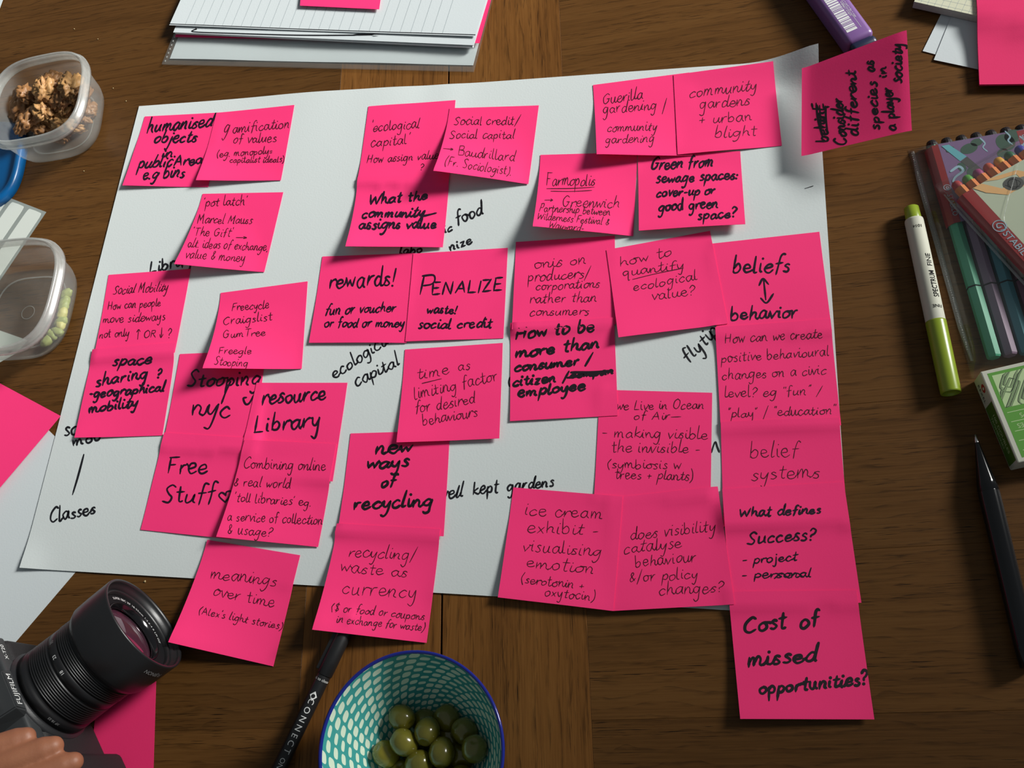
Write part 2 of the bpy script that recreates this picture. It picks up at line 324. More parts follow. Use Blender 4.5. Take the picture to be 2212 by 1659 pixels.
# ------------------------------------------------------------------ handwriting: a single-stroke hand, drawn as ribbons of ink
GL = {
'a': (1.0, '.8,.85 .45,1 .1,.6 .15,.15 .42,0 .7,.4 .82,.98 .78,.3 1,.02'), 'b': (.95, '.12,2 .1,.1|.1,.55 .5,1 .82,.6 .65,.1 .3,0 .1,.2'),
'c': (.85, '.8,.82 .5,1 .1,.55 .2,.08 .5,0 .85,.25'), 'd': (1., '.8,.8 .45,1 .1,.55 .18,.1 .45,0 .76,.5 .92,2|.92,2 .8,.25 1,.02'),
'e': (.9, '.1,.45 .7,.62 .58,.98 .22,.88 .08,.4 .3,.02 .6,.02 .9,.28'), 'f': (.75, '.85,1.85 .6,2 .42,1.6 .35,.6 .28,-.25|.05,.95 .75,1.05'),
'g': (1., '.8,.88 .42,1 .1,.6 .2,.15 .5,.15 .78,.6 .85,1|.85,1 .78,-.1 .65,-.8 .35,-1 .1,-.75'), 'h': (.95, '.15,2 .1,0|.1,.4 .42,1 .68,.85 .7,.3 .92,.02'),
'i': (.42, '.15,1 .14,.2 .38,.02|.22,1.45 .24,1.5'), 'j': (.5, '.32,1 .28,-.5 .1,-.98 -.12,-.75|.35,1.45 .37,1.5'), 'k': (.85, '.12,2 .1,0|.7,1 .15,.45 .8,0'),
'l': (.42, '.18,2 .1,.4 .2,.02 .42,.1'), 'm': (1.4, '.05,1 .1,0|.1,.4 .34,1 .52,.7 .52,0|.52,.4 .8,1 1.02,.75 1.05,.2 1.3,.02'),
'n': (.95, '.05,1 .1,0|.1,.4 .42,1 .66,.75 .66,.2 .9,.02'), 'o': (.9, '.5,1 .12,.7 .15,.15 .45,0 .8,.35 .75,.85 .42,1'),
'p': (.92, '.15,1 .1,-.95|.12,.6 .5,1 .82,.65 .62,.12 .15,.12'), 'q': (1., '.75,.85 .42,1 .1,.6 .25,.1 .6,.25 .8,.9|.8,.9 .72,-.85 .95,-.9'),
'r': (.7, '.1,1 .12,0|.12,.4 .35,.9 .68,1'), 's': (.72, '.65,.88 .4,1 .2,.78 .45,.5 .62,.25 .4,0 .05,.08'), 't': (.7, '.36,1.7 .3,.3 .42,.02 .65,.1|.02,1.08 .72,1.15'),
'u': (.98, '.1,1 .1,.3 .3,0 .62,.3 .75,1|.75,1 .74,.2 .95,.02'), 'v': (.78, '.05,1 .35,0|.35,0 .78,1.02'), 'w': (1.15, '.05,1 .28,.03|.28,.03 .55,.75|.55,.75 .8,.03|.8,.03 1.1,1.02'),
'x': (.8, '.08,1 .72,0|.72,1 .05,0'), 'y': (.9, '.1,1 .15,.4 .45,.2 .78,1|.78,1 .68,-.4 .45,-.98 .12,-.8'), 'z': (.82, '.08,.95 .72,1|.72,1 .1,0|.1,0 .78,.04'),
'A': (1.25, '.05,0 .6,1.8|.6,1.8 1.1,0|.2,.65 .98,.65'), 'B': (1.1, '.15,1.8 .1,0|.15,1.75 .8,1.7 .8,1.1 .2,.95|.2,.95 .95,.85 .9,.1 .1,0'), 'C': (1.2, '1.1,1.6 .75,1.85 .2,1.2 .15,.4 .55,0 1.15,.3'),
'D': (1.2, '.15,1.8 .1,0|.15,1.8 .95,1.5 1,.4 .1,0'), 'E': (1.05, '.95,1.75 .1,1.75|.15,1.75 .1,.05|.1,.9 .8,.95|.1,.05 .98,.1'), 'F': (1., '.15,1.8 .1,0|.1,1.75 .98,1.8|.1,.9 .75,.95'),
'G': (1.3, '1.05,1.6 .7,1.85 .15,1.2 .2,.25 .6,0 .98,.4 1.02,.85|.65,.85 1.2,.85'), 'H': (1.25, '.15,1.8 .1,0|.95,1.75 .92,.1|.1,.9 1,.95'), 'I': (.4, '.2,1.8 .18,0'),
'L': (1., '.25,1.8 .1,.05|.1,.05 .95,.08'), 'M': (1.55, '.1,0 .2,1.75|.2,1.75 .62,.5|.62,.5 1.15,1.8|1.15,1.8 1.25,.1 1.45,.05'), 'N': (1.3, '.1,0 .2,1.8|.2,1.8 .95,.05|.95,.05 1.1,1.85'),
'O': (1.3, '.7,1.8 .15,1.3 .15,.4 .6,0 1.1,.5 1.1,1.4 .65,1.8'), 'P': (1.1, '.2,1.8 .1,0|.12,1.75 .75,1.8 .9,1.3 .65,.9 .15,.85'), 'R': (1.2, '.15,1.8 .1,0|.12,1.75 .8,1.7 .8,1.1 .18,.95|.4,.95 1.1,0'),
'S': (1.1, '1,1.6 .65,1.85 .25,1.5 .5,1.0 .85,.6 .6,.05 .05,.15'), 'T': (1.1, '.05,1.75 1.1,1.8|.55,1.8 .5,0'), 'W': (1.7, '.1,1.7 .35,.05|.35,.05 .8,1.3|.8,1.3 1.15,.05|1.15,.05 1.65,1.8'),
'Y': (1.1, '.1,1.8 .5,.9|1,1.8 .35,0'), 'Z': (1.1, '.1,1.75 .98,1.8|.98,1.8 .1,0|.1,0 1.05,.05'),
'?': (.85, '.1,1.4 .4,1.85 .75,1.5 .6,1.0 .3,.75 .3,.45|.28,.05 .3,.0'), '!': (.45, '.32,1.9 .2,.5|.16,.05 .17,0'), '.': (.35, '.12,.05 .14,.0'), ',': (.35, '.18,.1 .05,-.25'), ':': (.4, '.15,.85 .17,.8|.14,.2 .16,.15'),
"'": (.3, '.2,1.9 .12,1.5'), '"': (.5, '.15,1.9 .1,1.5|.38,1.9 .33,1.5'), '-': (.7, '.05,.55 .6,.58'), '_': (1.6, '.05,.6 1.5,.65'), '=': (.8, '.1,.35 .75,.38|.1,.75 .75,.78'),
'+': (.9, '.1,.55 .8,.58|.45,1 .43,.15'), '/': (.75, '.05,-.4 .72,2'), '(': (.55, '.5,2 .1,1.1 .12,.3 .35,-.4'), ')': (.55, '.1,2 .42,1.2 .4,.2 .05,-.5'),
'&': (.95, '.75,.15 .3,1.1 .4,1.55 .62,1.3 .15,.45 .3,.02 .6,.1 .85,.6'), '$': (1., '.85,1.4 .5,1.6 .2,1.25 .5,.85 .8,.45 .5,.1 .1,.3|.6,1.95 .4,-.25'),
'>': (2.0, '.05,.6 1.8,.6|1.35,1.0 1.8,.6 1.3,.25'), '^': (.9, '.4,-.2 .45,2|.15,1.4 .45,2 .8,1.5'), '|': (.9, '.42,2 .4,-.1|.1,.6 .4,-.15 .75,.6'),
'~': (.9, '.45,.1 .1,.8 .15,1.2 .4,1.1 .48,.85|.48,.85 .6,1.2 .85,1.25 .85,.8 .45,.1'),
}
def parse(g):
    return [np.array([[float(t) for t in p.split(',')] for p in s.split()]) for s in g.split('|')]
GP = {k: (v[0], parse(v[1])) for k, v in GL.items()}
def spline(P, k=5):
    if len(P) < 3:
        t = np.linspace(0, 1, 4)[:, None]; return P[0]*(1-t)+P[-1]*t
    Q = np.r_[[2*P[0]-P[1]], P, [2*P[-1]-P[-2]]]; out = []
    for i in range(len(P)-1):
        a, b, c, d = Q[i:i+4]
        for t in np.arange(k)/k:
            out.append(.5*((2*b)+(-a+c)*t+(2*a-5*b+4*c-d)*t*t+(-a+3*b-3*c+d)*t**3))
    out.append(P[-1]); return np.array(out)
EXIT = {'a': (1, .02), 'c': (.85, .25), 'd': (1, .02), 'e': (.9, .28), 'h': (.92, .02), 'i': (.38, .02), 'l': (.42, .1), 'm': (1.3, .02), 'n': (.9, .02), 'u': (.95, .02), 't': (.65, .1), 'k': (.8, 0), 'o': (.55, .98), 'v': (.78, 1.0), 'w': (1.1, 1.0), 'r': (.68, 1)}
ENTRY = {'e': (.1, .45), 'i': (.15, .95), 'n': (.05, .95), 'm': (.05, .95), 'r': (.1, .95), 'u': (.1, .95), 'v': (.05, .95), 'w': (.05, .95), 'y': (.1, .95), 'p': (.15, .95), 'a': (.1, .55), 'o': (.12, .6), 'c': (.1, .5), 'l': (.12, .7), 't': (.33, .8), 's': (.22, .78), 'd': (.1, .5), 'g': (.1, .6), 'b': (.12, .6)}
def lay_text(text, a, b, xh, slant=.15, r=None):
    """polylines in photo pixels for a line of writing whose baseline runs from a to b"""
    r = r or rnd
    a = np.array(a, float); b = np.array(b, float); d = b-a; L = np.linalg.norm(d); ex = d/L; ey = np.array([ex[1], -ex[0]])
    W = 0; items = []
    for ch in text:
        if ch == ' ': W += .75; continue
        g = GP.get(ch) or GP['-']; items.append((W, g, ch)); W += g[0]+.13
    W -= .13; sx = L/W; out = []
    slant += .07
    def put(q, x0, js, jy, jl, jr):
        y = q[:, 1]*js+jy+jr*q[:, 0]; x = x0+q[:, 0]
        return a+ex*((x*sx)[:, None]+(y*xh*jl)[:, None])+ey*((y*xh)[:, None])
    for (p_, n_) in zip(items, items[1:]):
        if p_[2] in EXIT and n_[2] in ENTRY and n_[0]-p_[0] < p_[1][0]+.2 and p_[2]+n_[2] not in ('cl', 'cu', 'co', 'li', 'ri', 'il', 'ol', 'ic', 'ci', 'rd', 'di') and r.random() < .62:
            e0 = EXIT[p_[2]]; e1 = ENTRY[n_[2]]; x0 = p_[0]+e0[0]; x1 = n_[0]+e1[0]
            q = spline(np.array([(x0-.06, e0[1]), ((x0+x1)/2, (e0[1]*.7+e1[1]*.3)-.04), (x1, e1[1])]))
            out.append(put(q, 0, 1, 0, slant, 0))
    for (x0, g, ch) in items:
        jy = r.uniform(-.09, .09); js = 1+r.uniform(-.13, .13); jl = slant+r.uniform(-.09, .09); jr = r.uniform(-.04, .04)
        for st in g[1]:
            if len(st) == 2 and np.linalg.norm(st[0]-st[1]) < .12: q = st.copy()
            else: q = spline(st+np.array([[r.uniform(-.045, .045), r.uniform(-.055, .055)] for _ in st]))
            y = q[:, 1]*js+jy+jr*q[:, 0]; x = x0+q[:, 0]
            P = a+ex*((x*sx)[:, None]+(y*xh*jl)[:, None])+ey*((y*xh)[:, None])
            out.append(P)
    return out
def ribbons(strokes, th):
    """(verts px, faces) for polylines of width th px"""
    V, Fc = [], []
    for P in strokes:
        if len(P) == 2 and np.linalg.norm(P[0]-P[1]) < th*1.6:
            c = P.mean(0); k = len(V); r_ = th*.62
            for i in range(8): V.append(c+r_*np.array([math.cos(i*math.pi/4), math.sin(i*math.pi/4)]))
            Fc.append([k+i for i in range(8)]); continue
        T = np.gradient(P, axis=0) if len(P) > 1 else P
        Ln = np.linalg.norm(T, axis=1, keepdims=True); Ln[Ln == 0] = 1; T = T/Ln; Nn = np.c_[-T[:, 1], T[:, 0]]
        n = len(P); wd = np.full(n, th/2.)
        wd *= 1+.16*np.sin(np.linspace(0, 5, n)+P[0, 0]); wd[0] *= .72; wd[-1] *= .5
        A = P+Nn*wd[:, None]; B = P-Nn*wd[:, None]; k = len(V)
        st = P[0]-T[0]*th*.32; en = P[-1]+T[-1]*th*.3
        V.append(st)
        for i in range(n): V += [A[i], B[i]]
        V.append(en)
        Fc.append([k, k+2, k+1])
        for i in range(n-1): Fc.append([k+1+2*i, k+2+2*i, k+4+2*i, k+3+2*i])
        Fc.append([k+2*n-1, k+2*n, k+2*n+1])
    return np.array(V), Fc
def write_on(sheet, parent, jobs, zoom, name='handwriting'):
    """jobs: list of (material, width px, [(text, x0, y0, x1, y1, xh[, slant]) or ('line', [pts])]); zoom = (ox, oy, scale)"""
    ox, oy, sc = zoom
    for (m_, th, lines) in jobs:
        th = th*.9 if th > 3 else th
        st = []
        for l in lines:
            if l[0] == 'line': st.append(spline(np.array([(ox+x*sc, oy+y*sc) for x, y in l[1]], float)))
            else: st += lay_text(l[0], (ox+l[1]*sc, oy+l[2]*sc), (ox+l[3]*sc, oy+l[4]*sc), l[5]*sc, l[6] if len(l) > 6 else .15)
        V, Fc = ribbons(st, th)
        lo = sheet.P.reshape(-1, 2).min(0)-2; hi = sheet.P.reshape(-1, 2).max(0)+2
        uv = sheet.locate(V); P = sheet.at(uv[:, 0], uv[:, 1]); P[:, 2] += sheet.thick+.07
        me = mesh(P, Fc)
        # every face up
        bm = bmesh.new(); bm.from_mesh(me)
        for f in bm.faces:
            f.normal_update()
            if f.normal.z < 0: f.normal_flip()
        bm.to_mesh(me); bm.free()
        o = link(name, me, m_, parent)

def flat_text(body, size, center, xdir, zdir=(0, 0, 1), mat_=None, parent=None, name='lettering', wrap=None, align='CENTER', font_sx=1.0, spacing=1.0, bold=0.0):
    """printed lettering; xdir reading direction, zdir face normal (mm, parent's space is the world)"""
    cu = bpy.data.curves.new('t', 'FONT'); cu.body = body; cu.size = size; cu.align_x = align; cu.align_y = 'CENTER'; cu.resolution_u = 3; cu.space_character = spacing; cu.offset = bold
    ob = bpy.data.objects.new('t', cu); COL.objects.link(ob); dg = bpy.context.evaluated_depsgraph_get(); dg.update()
    me = bpy.data.meshes.new_from_object(ob.evaluated_get(dg)); bpy.data.objects.remove(ob); bpy.data.curves.remove(cu)
    X = Vector(xdir).normalized(); Z = Vector(zdir).normalized(); Y = Z.cross(X).normalized(); C = Vector(center)
    if wrap:
        bm = bmesh.new(); bm.from_mesh(me); bmesh.ops.triangulate(bm, faces=bm.faces)
        for _ in range(3):
            es = [e for e in bm.edges if e.calc_length() > size*.16]
            if not es: break
            bmesh.ops.subdivide_edges(bm, edges=es, cuts=1); bmesh.ops.triangulate(bm, faces=[f for f in bm.faces if len(f.verts) > 3])
        bm.to_mesh(me); bm.free()
    for v in me.vertices:
        p = v.co.copy(); q = C+X*(p.x*font_sx)+Y*p.y
        if wrap: q = wrap(q)
        v.co = q*mm
    me.materials.clear(); me.materials.append(mat_)
    return link(name, me, None, parent)
def attach(o, root):
    """parent keeping world placement"""
    o.parent = root
    o.matrix_parent_inverse = (Matrix.Translation(root.location) @ Matrix.Rotation(root.rotation_euler.z, 4, 'Z')).inverted()
    return o

# ------------------------------------------------------------------ black marker pen under the recycling note (laid before the notes)
BLK = mat('satin_black_plastic', (.012, .012, .013), .38, .2, 60, .1, 500)
BLKG = mat('gloss_black_plastic', (.006, .006, .007), .12, .2, 60)
PRINTW = mat('white_print', (.75, .76, .75), .5, .08, 200)
SILV = mat('silver_metal', (.7, .68, .68), .25, .1, 100, metal=1)
a0 = np.array([-236.0, 90.0]); a1 = np.array([-292.0, -26.0]); dd = a1-a0; dd /= np.linalg.norm(dd)
cp = empty('marker_pen', (float(a0[0]), float(a0[1]), 0), 'black marker pen with white spaced lettering, half under a pink note by the bowl', 'pen')
R_ = 5.2
def pen_pt(t, r=0): return Vector((a0[0]+dd[0]*t, a0[1]+dd[1]*t, R_+.1))
ax = (float(dd[0]), float(dd[1]), 0)
attach(lathe('barrel', [(36, 0), (36, 4.4), (37, 4.6), (60, 4.7), (125, 4.7), (127, 4.2), (128, 0)], BLK, None, 32, ax, pen_pt(0)), cp)
attach(lathe('cap', [(0, 0), (0, 4.2), (1, 4.9), (30, 5.2), (39.5, 5.2), (40, 4.9), (40, 4.5), (38, 4.4)], BLK, None, 32, ax, pen_pt(0)), cp)
nrm = Vector((-dd[1], dd[0], 0)); 
if nrm.x > 0: nrm = -nrm
cl0 = pen_pt(2)+nrm*5.4+Vector((0, 0, 1.5))
bmc = box_bm(0, 36, -1.4, 1.4, -1.2, 1.2, .5)
o = link('clip', bm_mesh(bmc), BLK, None); o.data.transform(Matrix.Translation(cl0*mm) @ Matrix.Rotation(math.atan2(dd[1], dd[0]), 4, 'Z')); attach(o, cp)
nmid = nrm
axis0 = pen_pt(0); AX = Vector(ax)
def wrap_pen(q):
    rel = q-axis0; t = rel.dot(AX); s_ = rel.dot(side); th = s_/rad; n_ = Vector((0, 0, 1))*math.cos(tilt)+side*math.sin(tilt)
    n0 = (upv*math.cos(th)+side2*math.sin(th)); return axis0+AX*t+n0*(rad+.09)
side = -nrm; rad = 4.75; tilt = 0
ang0 = math.radians(18); upv = (Vector((0, 0, 1))*math.cos(ang0)+side*math.sin(ang0)); side2 = (side*math.cos(ang0)-Vector((0, 0, 1))*math.sin(ang0))
def on_pen(t, s_): return axis0+AX*t+side*s_
xr = AX
attach(flat_text('CONNECT', 5.6, on_pen(74, 0), xr, (0, 0, 1), PRINTW, None, wrap=wrap_pen, spacing=1.55), cp)
attach(flat_text('ONE pen', 4.6, on_pen(104, 0), xr, (0, 0, 1), PRINTW, None, wrap=wrap_pen), cp)
attach(flat_text('ck to close', 2.6, on_pen(43, 0), side, (0, 0, 1), PRINTW, None, wrap=wrap_pen), cp)
# small logo: diamond with a ring
lg = []
for t_, s_ in ((-3.2, 0), (0, 2.6), (3.2, 0), (0, -2.6)): lg.append(wrap_pen(on_pen(54+t_, s_))+Vector((0, 0, .25)))
ring = [wrap_pen(on_pen(54+1.3*math.cos(k*math.pi/6), 1.3*math.sin(k*math.pi/6)))+Vector((0, 0, .35)) for k in range(12)]
attach(link('logo', mesh(lg, [(0, 1, 2, 3)]), PRINTW), cp); attach(link('logo_ring', mesh(ring, [tuple(range(12))]), BLK), cp)
tt = np.linspace(0, 128, 140); ss = np.linspace(-5.2, 5.2, 12)
stamp(np.array([[a0[0]+dd[0]*t-dd[1]*s2, a0[1]+dd[1]*t+dd[0]*s2, R_+math.sqrt(max(0, R_**2-s2*s2))] for t in tt for s2 in ss]))

# ------------------------------------------------------------------ purple packet with bar code (laid before the slanting note)
PUR = mat('purple_plastic', lin(128, 92, 152), .35, .08, 30)
NAVY = mat('navy_plastic', lin(28, 36, 66), .4, .1, 30)
pe = np.array([151.5, 494.0]); pd = np.array([-.335, .942]); pang = math.atan2(pd[1], pd[0])
pb = empty('purple_packet', (float(pe[0]), float(pe[1]), 0), 'purple flat plastic case with a white bar code and navy end, behind the slanted note', 'case')
T = Matrix.Translation(Vector((pe[0], pe[1], 0))*mm) @ Matrix.Rotation(pang, 4, 'Z')
def loc_box(name, x0, x1, y0, y1, z0, z1, m_, bev=0, seg=2, root=None, TT=None, smooth=False):
    o_ = link(name, bm_mesh(box_bm(x0, x1, y0, y1, z0, z1, bev, seg)), m_, None, smooth); o_.data.transform(TT); return attach(o_, root)
loc_box('case_body', 3, 112, -11, 11, .1, 17, PUR, 4.2, 4, pb, T, True)
loc_box('end_cap', -5, 3.5, -10, 10, .8, 16, NAVY, 3.2, 3, pb, T, True)
bars = bmesh.new(); x = 14.0; r1 = random.Random(3)
while x < 60:
    wd_ = r1.choice([.5, .8, 1.1, 1.6]); box_bm(x, x+wd_, -1.5, 6.8, 16.95, 17.08, bm=bars); x += wd_+r1.choice([.35, .5, .8])
box_bm(12.2, 14.2, -1.5, 6.8, 16.95, 17.08, bm=bars)
o = link('bar_code', bm_mesh(bars), PRINTW); o.data.transform(T); attach(o, pb)
tx = Vector((pd[0], pd[1], 0)); ty = Vector((-pd[1], pd[0], 0))
def pk(x, y, z=17.1): return Vector((pe[0], pe[1], z))+tx*x+ty*y
for (s_, x, y, sz) in (('4 006617 215671', 33, -2.9, 2.3), ('paper + card + fax + copy', 34, -5.6, 2.2)):
    attach(flat_text(s_, sz, pk(x, y), -tx, (0, 0, 1), PRINTW, None), pb)
loc_box('print_rule', 12, 62, -4.35, -4.15, 17, 17.08, PRINTW, 0, 1, pb, T)
g = np.array([[pe[0]+pd[0]*x-pd[1]*y, pe[1]+pd[1]*x+pd[0]*y, 17.2] for x in np.arange(-5, 112, .8) for y in np.arange(-11, 11.1, .8)]); stamp(g)

# ------------------------------------------------------------------ big white paper with its writing
tl = np.array([-467.8, 558.8]); bl = np.array([-502.4, 139.1]); br = np.array([84.5, 76.9]); trr = tl+br-bl
# loose white sheet and pink sheet under its left side go down first
def quad_sheet(px, zs, **k): return Sheet(wcorners(px, zs), **k)
s0 = Sheet([unproject(np.array([-315, 1355]), 0.), unproject(np.array([75, 899]), 0.), unproject(np.array([278, 1102]), 0.), unproject(np.array([-112, 1558]), 0.)], n=10, m=10, clear=.1)
o = s0.mesh_obj('paper_sheet', WHITE2)
tag(o, 'plain white paper sheet poking out under the lower left of the big paper', 'paper')

def poster_extra(u, v, G):
    z = .35*np.sin(u*9+.5)*(1-v)**2+.25*np.sin(v*7+u*3)+.6
    z += 1.6*np.exp(-((u-.42)/.05)**2)*np.exp(-v*5)+1.0*np.exp(-((u-.50)/.02)**2)*np.exp(-v*3)
    z += 3.0*np.exp(-((u-.30)/.10)**2)*np.exp(-v*6)
    # top right corner bends up, bottom left corner is dog-eared
    d = (1-u)*592+v*380; z += 21*np.clip(1-d/52, 0, 1)**1.5
    e = u*592+(1-v)*420; z += 3.0*np.clip(1-e/22, 0, 1)
    return np.maximum(z, .2)
ps = Sheet([(*tl, .1), (*trr, .1), (*br, .1), (*bl, .1)], n=96, m=70, extra=poster_extra, clear=.15, thick=.22)
poster = ps.mesh_obj('large_paper', WHITE)
tag(poster, 'large white paper sheet covered in pink notes, corner curled at upper right', 'paper')

# ------------------------------------------------------------------ pink notes
ZA = (250, 210, .24116); ZB = (740, 210, .2049); ZC = (1120, 120, .2712); ZD = (1690, 0, .2532); ZE = (150, 570, .2396); ZF = (290, 750, .2713)
ZG = (340, 1150, .1868); ZH = (650, 920, .2893); ZI = (650, 520, .2712); ZJ = (1080, 490, .2592); ZK = (1060, 830, .3013); ZL = (1520, 490, .2592); ZM = (1540, 880, .2653); ZN = (1560, 1260, .1929); ZP = (0, 800, .2893)

# writing on the big paper itself
write_on(ps, poster, [(INKW, 4.6, [('Libra', 305, 1575, 600, 1510, 58, .2), ('ry', 590, 1525, 680, 1500, 50, .2)])], ZA)
write_on(ps, poster, [(INKW, 4.4, [('food', 1205, 1345, 1490, 1235, 66, .1), ('ic', 1075, 1440, 1160, 1405, 45), ('nize', 1135, 1630, 1370, 1535, 48), ('labo', 600, 1655, 840, 1640, 42)])], ZB)
write_on(ps, poster, [(INKW, 4.4, [('well', 1030, 542, 1210, 528, 50), ('kept', 1285, 512, 1475, 495, 52), ('gardens', 1540, 490, 1890, 448, 46)])], ZH)
write_on(ps, poster, [(INKW, 4.0, [('ecological', 270, 1105, 730, 800, 52, .1), ('capital', 440, 1165, 790, 985, 54, .1)])], ZI)
write_on(ps, poster, [(INKW, 4.4, [('flytip', 1570, 1140, 1830, 880, 62, .05)])], ZJ)
write_on(ps, poster, [(INKW, 4.4, [('line', [(85, 1255), (74, 1295), (84, 1335)])])], ZJ, 'stray_mark')
write_on(ps, poster, [(INKW, 4.6, [('line', [(1582, 492), (1598, 440), (1612, 415), (1624, 450), (1640, 490)])])], ZK)
write_on(ps, poster, [(INKW, 4.6, [('soc', 482, 492, 640, 462, 58, .1), ('mob', 545, 565, 760, 520, 46, .1), ('line', [(628, 628), (585, 790), (543, 930)]), ('Classes', 370, 1135, 712, 1070, 50, .2)])], ZP)
write_on(ps, poster, [(INKW, 1.6, [('line', [(1738, 408), (1748, 405), (1757, 402)])])], (0, 0, 1))

